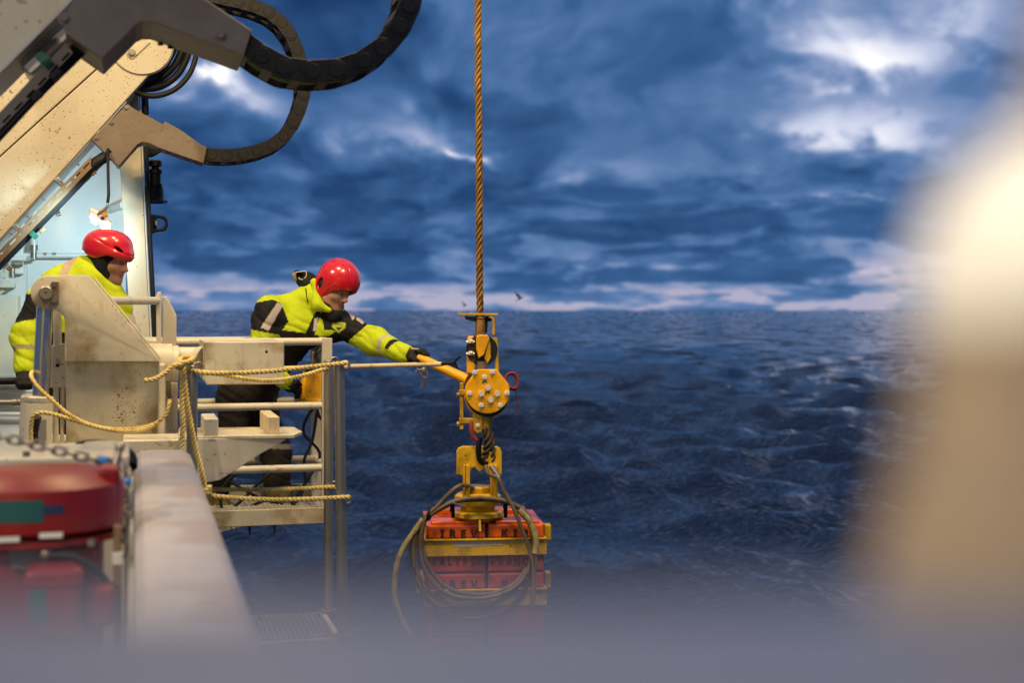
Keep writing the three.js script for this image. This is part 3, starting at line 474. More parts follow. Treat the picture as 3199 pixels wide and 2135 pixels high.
{
  const f = frame(312, 690, 8.6), L = f.L;
  const g = thing('work_lamp', 'lit white work lamp hanging from a black cable above the red helmet', 'lamp', f);
  const cool = std({ color: 0xffffff, emissive: new THREE.Color(0.72, 0.9, 1), emissiveIntensity: 5, roughness: 0.3 });
  obj('lamp_body', plate([L(279, 668), L(281, 655), L(290, 651), L(306, 660), L(330, 672), L(347, 690), L(346, 699), L(330, 700), L(310, 692), L(290, 680)], 0.05, 0.12, 0.012), M.white, g);
  obj('light_panel', plate([L(281, 674, 0.06), L(290, 681, 0.06), L(304, 697, 0.06), L(298, 701, 0.06), L(284, 690, 0.06)], 0.06, 0.13, 0.004), cool, g);
  obj('light_panel', plate([L(312, 698, 0.06), L(344, 700, 0.06), L(344, 714, 0.06), L(318, 715, 0.06)], 0.06, 0.13, 0.004), cool, g);
  obj('yellow_clamp', [box(0.034, 0.022, 0.06, L(318, 661).x, L(318, 661).y, 0.03, 0.006, 0, 0, 0.6), box(0.018, 0.045, 0.06, L(331, 667).x, L(331, 667).y, 0.03, 0.006, 0, 0, 0.3), hex(L(330, 668, 0.07), L(330, 668, 0.085), 0.011)], M.yellow, g);
  obj('hook', tube([L(306, 672, 0.07), L(314, 664, 0.08), L(326, 654, 0.08), L(335, 646, 0.06), L(337, 634, 0.05)], 0.007, 16, 8), M.zinc, g);
  obj('red_button', [cyl(L(321, 682, 0.058), L(321, 682, 0.07), 0.011, 0.011, 16)], M.red, g);
  obj('button_ring', [torus(L(321, 682, 0.062), 0.012, 0.003)], M.white, g);
  obj('cable', tube([L(337, 634, 0.05), L(340, 610, 0.05), L(339, 570, 0.02), L(338, 510, -0.1), L(338, 420, -0.5)], 0.009, 16, 8), M.rubber, g);
  const p1 = g.localToWorld(L(293, 698, 0.0)), p2 = g.localToWorld(L(330, 720, 0.0));
  g.updateMatrixWorld(true);
  const wp = (x, y, z) => L(x, y, z).applyMatrix4(g.matrixWorld);
  for (const [x, y, tx, ty, tz, I] of [[287, 700, 60, 780, -1.3, 4.6], [330, 722, 300, 900, -1.1, 0.6]]) {
    const s = new THREE.SpotLight(new THREE.Color(0.56, 0.86, 1), I, 0, 1.0, 0.9, 2); s.position.copy(wp(x, y, -0.02)); s.target.position.copy(wp(tx, ty, tz)); s.castShadow = true; s.shadow.radius = 2; scene.add(s); scene.add(s.target);
  }
}
// ---------------------------------------------------------------- tilting pedestal with its hydraulic ram
{
  const f = frame(300, 1130, 6.9), L = f.L;
  const g = thing('ram_pedestal', 'stained cream pedestal plate with steel pivot pin beside the crouching worker', 'pedestal', f);
  const head = []; for (let i = 0; i <= 22; i++) { const a = (-100 - i * 170 / 22) * Math.PI / 180; head.push(L(150 + 54 * Math.cos(a), 915 - 54 * Math.sin(a))); }
  const out = [...head, L(183, 863), L(198, 859), L(270, 859), L(280, 863), L(290, 872), L(500, 1127), L(500, 1131), L(203, 1131), L(203, 1002), L(200, 988), L(190, 976), L(172, 970)];
  obj('cheek_plate', toCreasedNormals(plate(out, 0, 0.06, 0.007), 0.5), M.creamDirty, g);
  const low = plate([L(203, 1133), L(498, 1133), L(498, 1440), L(203, 1440)], 0, 0.03, 0.004), yT = L(0, 1133).y;
  low.translate(0, -yT, 0).rotateX(0.2).translate(0, yT, -0.05);  // tilted and set back so it darkens like a cast shadow
  obj('lower_plate', low, M.creamDirty, g);
  const e = L(507, 1290); obj('edge_flange', [box(0.03, L(0, 1126).y - L(0, 1440).y, 0.3, e.x, e.y, -0.13, 0.01)], M.cream, g);
  const p = L(144, 916); obj('pivot_pin', [lathes([[0, 0.016], [0.006, 0.016], [0.006, 0.022], [0.028, 0.022], [0.033, 0.018], [0.033, -0.01]].reverse(), 36).rotateX(Math.PI / 2).translate(p.x, p.y, 0)], M.stainless, g);
  const kp = obj('keeper_plate', box(0.032, 0.108, 0.012, L(174, 915).x, L(174, 915).y, 0.005, 0.003), M.tray, g);
  for (const [x, y] of [[169, 891], [171, 939]]) obj('bolt', bolt(L(x, y, 0.011), 0.011, 0.014), M.zinc, kp);
  obj('weld_bead', tube([L(500, 1122, 0.004), L(420, 1024, 0.004), L(340, 927, 0.004), L(292, 868, 0.004)].map((q) => V(q.x + 0.006, q.y - 0.004, -0.058)), 0.006, 40, 6), M.cream, g);
  obj('weld_bead', tube([L(497, 1140, -0.05), L(497, 1280, -0.08), L(497, 1430, -0.11)], 0.006, 30, 6), M.cream, g);
  // ram
  obj('ram_rod', cyl(L(141, 955, -0.05), L(127, 1250, -0.05), 0.039, 0.039, 32), M.chrome, g);
  obj('ram_barrel', [lathes([[0, 0], [0.045, 0], [0.072, 0], [0.077, -0.006], [0.077, -0.03], [0.0765, -0.031], [0.0765, -0.034], [0.077, -0.035], [0.077, -0.55]].reverse(), 40).rotateZ(-0.05).translate(L(118, 1238, -0.05).x, L(118, 1238, -0.05).y, -0.05)], M.cream, g);
  const lab = L(133, 1345, 0.03); obj('data_label', at(new THREE.CylinderGeometry(0.0782, 0.0782, 0.1, 12, 1, true, -0.1, 0.75), L(116, 1345, -0.05).x, lab.y, -0.05), M.greyPaper, g);
  obj('side_link', plate([L(162, 1080, -0.12), L(203, 1073, -0.12), L(203, 1212, -0.12), L(157, 1212, -0.12)], -0.12, 0.05, 0.006, [{ x: L(180, 1143, -0.12).x, y: L(180, 1143, -0.12).y, r: 0.016 }]), M.cream, g);
  obj('side_link_back', box(0.1, 0.22, 0.01, L(180, 1143, -0.2).x, L(180, 1143, -0.2).y, -0.2), M.black, g);
  for (const q of [[180, 970, 180, 1078, 0.02], [176, 1212, 174, 1440, 0.014], [196, 1212, 194, 1440, 0.01]]) obj('guide_rod', cyl(L(q[0], q[1], -0.14), L(q[2], q[3], -0.14), q[4]), M.cream, g);
  obj('oil_port', [cyl(L(-60, 1258, -0.05), L(42, 1258, -0.05), 0.012), hex(L(38, 1258, -0.05), L(54, 1258, -0.05), 0.018), ball(L(62, 1258, -0.05), 0.017)], M.stainless, g);
  // far cheek and the tie bar between
  const z = -0.72; obj('far_cheek', [plate([L(488, 925, z), L(492, 913, z), L(504, 911, z), L(506, 1092, z), L(490, 1092, z)], z, 0.05, 0.006), plate([L(508, 928, z - 0.06), L(521, 926, z - 0.06), L(552, 985, z - 0.06), L(552, 1100, z - 0.06), L(508, 1100, z - 0.06)], z - 0.06, 0.03, 0.006), plate([L(507, 1195, -0.34), L(556, 1195, -0.34), L(556, 1460, -0.34), L(507, 1460, -0.34)], -0.34, 0.3, 0.006)], M.cream, g);
  obj('tie_bar', cyl(L(338, 940, -0.1), L(490, 940, z), 0.021, 0.021, 20), M.cream, g);
  obj('base_block', box(0.75, 0.32, 0.6, L(330, 1500).x, L(330, 1490).y, -0.3, 0.01), M.cream, g);
  obj('column', box(0.5, L(0, 1490).y + f.o.y, 0.4, L(330, 1500).x, (L(0, 1490).y - f.o.y) / 2, -0.3, 0.01), M.cream, g);
  // turning arm with its end box
  const a = thing('turning_arm', 'cream turning arm with a stained end box over the dirty shelf', 'arm', f);
  const X = (px, py, z) => L(px, py, z);
  obj('hub', [cyl(X(430, 1134, -0.2), X(536, 1136, -0.2), 0.1, 0.1, 44), cyl(X(536, 1138, -0.2), X(557, 1138, -0.2), 0.094, 0.094, 44)], M.cream, a);
  obj('spindle', [cyl(X(553, 1114, -0.2), X(622, 1114, -0.2), 0.047, 0.047, 32), cyl(X(616, 1114, -0.2), X(650, 1126, -0.14), 0.05, 0.085, 32)], M.cream, a);
  const z1 = 0.02, hb = L(833, 1100, z1); obj('end_box', [plate([L(637, 1068, z1), L(888, 1068, z1), L(888, 1201, z1), L(648, 1203, z1), L(637, 1188, z1)], z1, 0.5, 0.006, [{ x: hb.x, y: hb.y, r: 0.013 }])], M.creamDirty, a);
  obj('overlay_plate', plate([L(641, 1071, z1 + 0.005), L(756, 1071, z1 + 0.005), L(756, 1199, z1 + 0.005), L(649, 1201, z1 + 0.005), L(641, 1188, z1 + 0.005)], z1 + 0.005, 0.006, 0.001), M.creamDirty, a);
  obj('hole_sleeve', at(new THREE.CylinderGeometry(0.0125, 0.0125, 0.1, 20, 1, true), hb.x, hb.y, z1 - 0.06, Math.PI / 2), M.dullGrey, a);
  // shelf with two timber blocks
  const fs = frame(780, 1364, 6.6), S = fs.L;
  const s = thing('arm_rest_shelf', 'dirty cream shelf plate with tapered web below the end box', 'shelf', fs);
  const y = S(780, 1364).y, P3 = (px, py, d) => { const q = PX(px, py, d); return fs.toLocal(q); };
  const tl = P3(560, 1345, 7.05), tr = P3(918, 1332, 7.12), tp = P3(943, 1352, 6.85), nr = P3(918, 1362, 6.66), nl = P3(560, 1368, 6.55);
  obj('shelf_plate', at(new THREE.ExtrudeGeometry(polyShape([nl, nr, tp, tr, tl].map((p) => V(p.x, -p.z))), { depth: 0.012, bevelEnabled: true, bevelThickness: 0.002, bevelSize: 0.002, bevelSegments: 1 }), 0, y - 0.012, 0, -Math.PI / 2), M.creamDirty, s);
  obj('web_plate', plate([S(560, 1374), S(905, 1368), S(880, 1385), S(820, 1418), S(740, 1470), S(690, 1502), S(560, 1530)], -0.02, 0.016, 0.003), M.cream, s);
  obj('support_beam', [box(0.3, 0.12, 0.35, S(560, 1440).x - 0.1, S(560, 1420).y, -0.25, 0.006)], M.cream, s);
  const blk = (label, px0, px1, py0, py1, dep, z0, m) => { const w = S(px1, 1360, z0).x - S(px0, 1360, z0).x, h = S(0, py0, z0).y - S(0, py1, z0).y, b = obj('timber_block', box(w, h, dep, 0, h / 2, -dep / 2, 0.006), m); tag(b, label, 'block'); b.position.copy(S((px0 + px1) / 2, py1, z0)).applyAxisAngle(V(0, 1, 0), fs.turn).add(fs.o); b.position.y = fs.o.y + y + 0.0005; b.rotation.y = fs.turn; };
  blk('clean pale block on the shelf beside the rope post', 638, 683, 1308, 1366, 0.34, -0.03, M.cream);
  blk('long stained timber block on the shelf below the end box', 837, 874, 1299, 1358, 0.44, -0.05, M.wood);
}
// ---------------------------------------------------------------- outboard basket in which the second man stands
const fP = frame(1021, 1650, 8.2);
{
  const f = fP, L = f.L, g = thing('work_basket', 'cream steel work basket with rails hung over the ship side', 'basket', f);
  const yT = L(0, 1073).y, yM = L(0, 1285).y, yL = L(0, 1490).y, yF = L(0, 1618).y, yB = L(0, 1671).y, W = 1.25, D = 0.5;
  for (const [x, z] of [[0, 0], [0, -D], [-W, 0], [-W, -D]]) obj('corner_post', box(0.058, yT + 0.02 - yB, 0.058, x, (yT + 0.02 + yB) / 2, z, 0.005), M.cream, g);
  for (const y of [yT, yM, yL]) for (const z of [0, -D]) obj('rail', cyl(V(-W, y, z), V(-0.02, y, z), 0.022, 0.022, 18), M.cream, g);
  for (const y of [yT, yM, yL]) obj('end_rail', [cyl(V(0, y, -D + 0.02), V(0, y, -0.02), 0.022, 0.022, 18), ...(y === yL ? [cyl(V(-0.03, y, -D), V(0.012, y, -D + 0.05), 0.026)] : [])], M.cream, g);
  obj('kick_channel', [box(W + 0.06, yF - yB, 0.02, -W / 2, (yF + yB) / 2, 0.04, 0.004), box(W + 0.06, 0.012, 0.05, -W / 2, yB + 0.006, 0.02, 0.003)], M.creamDirty, g);
  obj('kick_channel', [box(W + 0.06, 0.1, 0.02, -W / 2, yF + 0.02, -D - 0.04, 0.004)], M.creamDirty, g);
  for (let i = 0; i < 40; i++) obj('grating_bar', box(0.006, 0.028, D + 0.04, -W + 0.03 + i * 0.0305, yF - 0.03, -D / 2, 0.001), M.cream, g);
  for (let i = 0; i < 9; i++) obj('grating_cross_bar', box(W, 0.01, 0.008, -W / 2, yF - 0.022, -0.02 - i * 0.056, 0.001), M.cream, g);
  obj('support_arm', plate([V(-W, yB - 0.004), V(-0.42, yB - 0.004), V(-0.8, yB - 0.09), V(-W, yB - 0.13)], -0.05, 0.3, 0.005), M.cream, g);
  for (const x of [-0.44, -0.3]) obj('hanging_bolt', cyl(V(x, yB, 0.0), V(x + 0.004, yB - 0.055, 0.0), 0.012, 0.005, 8), M.tray, g);
  // loose control cables
  for (const [i, pts] of [[[1010, 1250], [968, 1290], [948, 1350], [1000, 1420], [960, 1500], [900, 1580], [820, 1610]], [[985, 1260], [1005, 1310], [1050, 1305]], [[990, 1290], [975, 1380], [950, 1440], [952, 1520], [900, 1590], [760, 1600]], [[710, 1500], [760, 1530], [810, 1555], [900, 1580], [940, 1590]], [[690, 1620], [760, 1560], [820, 1500], [870, 1460]], [[700, 1610], [690, 1570], [700, 1520], [740, 1480], [800, 1455]], [[720, 1618], [790, 1580], [840, 1560]]].entries()) obj('loose_cable', tube(pts.map(([x, y]) => L(x, y, -0.3 + 0.05 * (i % 3))), 0.009, 30, 8), M.rubber, g);
}
// ---------------------------------------------------------------- boarding step outside the deck edge, four posts, ropes
const fG = { o: V(-0.777, 0, -6.55), turn: YAW };
const gp = (x, y, z) => { const c = Math.cos(YAW), s = Math.sin(YAW); return V(fG.o.x + c * x + s * z, y, fG.o.z - s * x + c * z); };
{
  const g = thing('boarding_step', 'ribbed grey boarding step outside the deck edge between two steel posts', 'step', fG);
  obj('frame', [box(0.62, 0.06, 0.03, -0.33, -0.035, -0.01, 0.004), box(0.62, 0.06, 0.03, -0.33, -0.035, -0.55, 0.004), box(0.03, 0.06, 0.56, -0.02, -0.035, -0.28, 0.004), box(0.03, 0.06, 0.56, -0.42, -0.035, -0.28, 0.004)], M.cream, g);
  for (let i = 0; i < 16; i++) obj('tread_slat', box(0.017, 0.012, 0.52, -0.045 - i * 0.0235, 0.002, -0.28, 0.003), M.alu, g);
  for (const [x, z] of [[-0.06, -0.08], [-0.06, -0.46], [-0.34, -0.08], [-0.34, -0.46]]) obj('bolt', bolt(V(x, 0.006, z), 0.008, 0.008, V(0, 1, 0)), M.zinc, g);
  const post = (label, x, z, lean) => { const p = thing('rope_post', label, 'post', gp(x, 0, z), 'steel rope posts'); obj('pipe', [cyl(V(0, -0.03, 0), V(-lean, 1.25, 0), 0.0245, 0.0245, 24), ball(V(-lean, 1.25, 0), 0.0245, 1, 0.4, 1)], M.stainless, p);
    obj('foot_ring', cyl(V(0, 0.0, 0), V(0, 0.012, 0), 0.04, 0.04, 20), M.stainless, p);
    for (const y of [1.25, 0.63]) obj('rope_eye', torus(V(0.03 - lean * y / 1.25, y, 0), 0.018, 0.006, 0, 0.5, 0), M.stainless, p); return p; };
  post('tall stainless rope post at the inner corner of the step', 0.0, 0.0, 0.02);
  post('tall stainless rope post at the outer corner of the step', 0.005, -0.555, 0.0);
  post('stainless rope post beside the bulwark end with knotted rope', -0.68, 0.0, 0.0);
  post('stainless rope post behind the knotted rope post', -0.68, -0.555, 0.0);
  const R = (label, pts, r = 0.0115) => tag(obj('safety_rope', rope(pts, r, { pitch: 0.06 }), M.ropeY), label, 'rope', 'yellow safety ropes');
  const sag = (a, b, s, n = 6) => { const o = []; for (let i = 0; i <= n; i++) { const t = i / n, p = a.clone().lerp(b, t); p.y -= s * 4 * t * (1 - t); o.push(p); } return o; };
  R('upper yellow rope from the knot to the inner steel post', [PX(566, 1140, 6.36), PX(620, 1163, 6.36), PX(720, 1166, 6.4), PX(850, 1160, 6.45), PX(960, 1148, 6.5), PX(1088, 1134, 6.53)]);
  R('slack yellow rope hanging under the upper rope', [PX(575, 1138, 6.7), PX(610, 1158, 6.6), PX(650, 1165, 6.62), PX(700, 1172, 6.68), PX(780, 1187, 6.76), PX(850, 1190, 6.85), PX(940, 1176, 6.96), PX(1025, 1150, 7.06)]);
  R('lower yellow rope to the inner steel post', [PX(636, 1548, 6.38), PX(740, 1557, 6.42), PX(860, 1562, 6.46), PX(990, 1559, 6.5), PX(1094, 1554, 6.53)]);
  R('lower yellow rope to the outer steel post', [PX(640, 1529, 6.9), PX(760, 1531, 6.95), PX(900, 1529, 7.0), PX(1046, 1522, 7.06)]);
  R('yellow rope falling beside the knotted post', [PX(566, 1138, 6.33), PX(570, 1180, 6.32), PX(569, 1260, 6.3), PX(571, 1340, 6.28), PX(567, 1420, 6.26), PX(566, 1520, 6.24)], 0.013);
  R('yellow rope slanting down from the knot to the lower ropes', [PX(573, 1138, 6.32), PX(580, 1220, 6.31), PX(592, 1300, 6.31), PX(612, 1400, 6.32), PX(632, 1480, 6.33), PX(644, 1540, 6.35)], 0.013);
  R('frayed yellow rope end sticking out from the knot', [PX(452, 1190, 6.2), PX(480, 1186, 6.22), PX(510, 1170, 6.26), PX(540, 1144, 6.3), PX(566, 1134, 6.33)]);
  const k = thing('rope_knot', 'whitish rope knot on top of the knotted steel post', 'knot', PX(572, 1138, 6.3));
  for (let i = 0; i < 4; i++) obj('loop', rope(curve([0, 1, 2, 3, 4, 5, 6, 7].map((j) => { const a = j / 8 * 6.283; return V(0.03 * Math.cos(a) + 0.006 * i, -0.012 + 0.011 * i + 0.012 * Math.sin(a + i), 0.034 * Math.sin(a)); }), true), 0.011, { pitch: 0.05, closed: true }), M.ropeY, k);
  const k2 = thing('rope_knot', 'whitish rope knot where the lower ropes meet', 'knot', PX(645, 1535, 6.36));
  for (let i = 0; i < 3; i++) obj('loop', rope(curve([0, 1, 2, 3, 4, 5, 6, 7].map((j) => { const a = j / 8 * 6.283; return V(0.018 * Math.cos(a), -0.012 + 0.012 * i + 0.006 * Math.sin(a + i), 0.02 * Math.sin(a)); }), true), 0.011, { pitch: 0.05, closed: true }), M.ropeY, k2);
  // black whipping on the loose end
  obj('rope_whipping', tubeCapped([PX(446, 1191, 6.19), PX(453, 1191, 6.2), PX(466, 1189, 6.21)], 0.0135, 8, 10), M.rubber, k);
  // ropes made fast on the pedestal
  R('yellow rope looped round the ram and across the pedestal', [PX(112, 1158, 6.95), PX(101, 1164, 6.84), PX(100, 1180, 6.72), PX(118, 1208, 6.68), PX(160, 1248, 6.66), PX(215, 1295, 6.66), PX(275, 1325, 6.66), PX(340, 1340, 6.66), PX(420, 1340, 6.66), PX(480, 1326, 6.64), PX(515, 1300, 6.64), PX(529, 1262, 6.64), PX(531, 1240, 6.66)], 0.0105);
  R('yellow rope hanging in a curve from the dark knot on the ram', [PX(94, 1425, 6.62), PX(98, 1380, 6.62), PX(98, 1330, 6.62), PX(106, 1300, 6.62), PX(128, 1290, 6.62), PX(170, 1296, 6.64), PX(240, 1316, 6.66), PX(310, 1336, 6.65), PX(380, 1348, 6.65), PX(450, 1342, 6.64), PX(500, 1318, 6.63)], 0.0105);
  const k3 = thing('rope_knot', 'dark tarred rope knot hanging on the ram barrel', 'knot', PX(115, 1322, 6.66));
  obj('wrap', [0, 1, 2, 3, 4].map((i) => torus(V(-0.003 * i, 0.02 - i * 0.017, 0), 0.014 - 0.001 * i, 0.01, Math.PI / 2 + 0.3, 0.2, 0, Math.PI * 2, 18)), std({ color: 0x3d3426, roughness: 0.9 }), k3);
  obj('tail', tubeCapped([V(-0.005, -0.03, 0), V(-0.006, -0.06, 0), V(0.0, -0.085, 0)], 0.013, 8, 8), std({ color: 0x2a241c, roughness: 0.9 }), k3);
  obj('tie_cord', tube([PX(527, 1196, 6.7).sub(k3.position), PX(528, 1222, 6.66).sub(k3.position), PX(531, 1246, 6.65).sub(k3.position)], 0.011, 10, 8), std({ color: 0x3a3020, roughness: 0.9 }), k3);
}
// ---------------------------------------------------------------- red machine, locker and chain inside the bulwark
{
  const f = frame(110, 1560, 3.3), L = f.L, g = thing('red_winch_drum', 'blurred red machine with stepped drum housing beside the bulwark', 'machine', f);
  const k = f.k, y = (py) => L(110, py).y;
  obj('upper_drum', lathes([[0, y(1520) + 0.03], [0.15, y(1520) + 0.03], [0.198, y(1520)], [0.2, y(1530)], [0.2, y(1650)], [0.19, y(1660)], [0, y(1660)]].reverse(), 48).translate(0, 0, -0.08), M.red, g);
  obj('drum_flange', lathes([[0, y(1668)], [0.2, y(1672)], [0.2, y(1690)], [0.13, y(1698)], [0, y(1698)]].reverse(), 48).translate(0, 0, -0.08), M.red, g);
  obj('corner_lug', [box(0.05, 0.13, 0.1, L(340, 1540).x, L(0, 1560).y, -0.05, 0.012)], M.red, g);
  obj('lower_body', [box(0.34, 0.5, 0.3, L(80, 1800).x, y(1698) - 0.25, -0.1, 0.02)], M.red, g);
  obj('foot', [box(0.3, f.o.y + y(1698) - 0.49, 0.26, L(80, 1800).x, (-f.o.y + y(1698) - 0.49) / 2, -0.1, 0.01)], M.dullGrey, g);
  obj('pump_motor', [box(0.115, 0.16, 0.12, L(172, 1880, 0.13).x, L(0, 1880, 0.13).y, 0.13, 0.02), box(0.125, 0.05, 0.13, L(172, 1820, 0.13).x, L(0, 1805, 0.13).y, 0.13, 0.018), box(0.07, 0.09, 0.1, L(310, 1905, 0.13).x, L(0, 1905, 0.13).y, 0.11, 0.016)], M.red, g);
  obj('motor_label', box(0.036, 0.075, 0.003, L(118, 1890, 0.193).x, L(0, 1900, 0.193).y, 0.193, 0.001), M.teal, g);
  obj('teal_sticker', at(new THREE.CylinderGeometry(0.2012, 0.2012, 0.05, 16, 1, true, -0.42, 0.55), 0, y(1578), -0.08), M.teal, g);
  obj('dark_sticker', at(new THREE.CylinderGeometry(0.2014, 0.2014, 0.022, 12, 1, true, 0.13, 0.22), 0, y(1575), -0.08), M.hull, g);
  obj('gear_cover', plate([L(22, 1695, 0.07), L(120, 1695, 0.07), L(140, 1720, 0.07), L(122, 1768, 0.07), L(108, 1780, 0.07), L(38, 1780, 0.07)], 0.07, 0.02, 0.004), M.dullGrey, g);
  obj('fitting', [ball(L(144, 1730, 0.1), 0.014), hex(L(140, 1736, 0.09), L(158, 1740, 0.09), 0.013)], M.stainless, g);
  obj('black_hose', tube([L(155, 1736, 0.1), L(210, 1736, 0.12), L(270, 1760, 0.12), L(320, 1800, 0.1), L(345, 1850, 0.05)], 0.009, 24, 8), M.rubber, g);
  for (const [x, y2] of [[25, 1688], [160, 1680]]) obj('white_label', box(0.05, 0.012, 0.002, L(x, y2, 0.123).x, L(0, y2, 0.123).y, 0.123, 0.0006), M.white, g);
  for (const [x, y2] of [[60, 1697], [285, 1697]]) obj('flange_bolt', hex(L(x, y2, 0.07), L(x, y2, 0.09), 0.01), M.zinc, g);
  obj('side_post', box(0.018, 0.3, 0.018, L(368, 1800, 0.05).x, L(0, 1860, 0.05).y, 0.05, 0.004), M.tray, g);
  obj('post_cap', box(0.024, 0.03, 0.024, L(368, 1760, 0.05).x, L(0, 1760, 0.05).y, 0.05, 0.004), M.white, g);
  const fl = frame(180, 1440, 4.0), K = fl.L;
  const lk = thing('steel_locker', 'low grey cream steel locker behind the red machine', 'locker', fl), yt = K(180, 1432).y;
  obj('lid', box(0.72, 0.028, 0.42, K(180, 1440).x - 0.165, yt - 0.012, -0.2, 0.008), M.cream, lk);
  obj('body', box(0.7, fl.o.y + yt - 0.03, 0.38, K(180, 1440).x - 0.165, (yt - 0.03 - fl.o.y) / 2, -0.2, 0.006), M.cream, lk);
  obj('round_cover', lathes([[0, 0.02], [0.05, 0.018], [0.062, 0.004], [0.064, 0]].reverse(), 28).translate(K(320, 1420, -0.25).x, yt + 0.002, -0.25), M.cream, lk);
  obj('bolt', hex(K(83, 1437, -0.05).setY(yt + 0.002), K(83, 1437, -0.05).setY(yt + 0.016), 0.011), M.dullGrey, lk);
  // ribbed hose lying behind
  const hs = thing('ribbed_hose', 'black ribbed hose lying on the locker end', 'hose', null), hc = curve([PX(245, 1398, 4.5), PX(290, 1392, 4.45), PX(350, 1396, 4.4), PX(385, 1408, 4.35), PX(408, 1430, 4.3), PX(412, 1460, 4.25)]);
  obj('core', tube(hc, 0.014, 40, 10), M.rubber, hs);
  obj('ribs', Array.from({ length: 34 }, (_, i) => { const p = hc.getPointAt((i + 0.5) / 34), t = hc.getTangentAt((i + 0.5) / 34), q = new THREE.Quaternion().setFromUnitVectors(V(0, 0, 1), t); return new THREE.TorusGeometry(0.015, 0.0035, 6, 14).applyQuaternion(q).translate(p.x, p.y, p.z); }), M.rubber, hs);
  // chain on a short pin
  const cf = [PX(-40, 1362, 3.5), PX(30, 1372, 3.5), PX(110, 1392, 3.52), PX(200, 1414, 3.55), PX(280, 1432, 3.58), PX(340, 1444, 3.6)], cc = curve(cf), cd = curve([PX(378, 1440, 3.6), PX(395, 1470, 3.55), PX(400, 1520, 3.5), PX(396, 1580, 3.45), PX(388, 1650, 3.42), PX(384, 1740, 3.4)]);
  const chain = (label, c, n) => { const g2 = thing('galvanised_chain', label, 'chain', null, 'galvanised chains'); const s = new THREE.CatmullRomCurve3([V(-0.014, 0.008, 0), V(0, 0.01, 0), V(0.014, 0.008, 0), V(0.019, 0, 0), V(0.014, -0.008, 0), V(0, -0.01, 0), V(-0.014, -0.008, 0), V(-0.019, 0, 0)], true);
    const lg = new THREE.TubeGeometry(s, 24, 0.0036, 7, true);
    for (let i = 0; i < n; i++) { const p = c.getPointAt((i + 0.5) / n), t = c.getTangentAt((i + 0.5) / n), q = new THREE.Quaternion().setFromUnitVectors(V(1, 0, 0), t).multiply(new THREE.Quaternion().setFromAxisAngle(V(1, 0, 0), i % 2 ? 1.5 : 0.1)); const m = new THREE.Mesh(lg, M.zinc); m.name = 'link'; m.position.copy(p); m.quaternion.copy(q); m.castShadow = m.receiveShadow = true; g2.add(m); } return g2; };
  const c1 = chain('galvanised chain strung above the red machine', cc, 11);
  chain('galvanised chain hanging down beside the bulwark', cd, 9);
  for (const [x, y2, d] of [[322, 1438, 3.59], [393, 1507, 3.51]]) { const p = PX(x, y2, d); obj('blue_tag', box(0.026, 0.018, 0.018, p.x, p.y, p.z, 0.006), M.blueTag, c1); }
  const pin = thing('steel_pin', 'upright steel pin with ball head at the chain end', 'pin', null);
  obj('shaft', cyl(PX(352, 1490, 3.5), PX(374, 1404, 3.52), 0.0095, 0.0085, 14), M.stainless, pin); obj('ball_head', ball(PX(375, 1400, 3.52), 0.0125), M.stainless, pin);
}
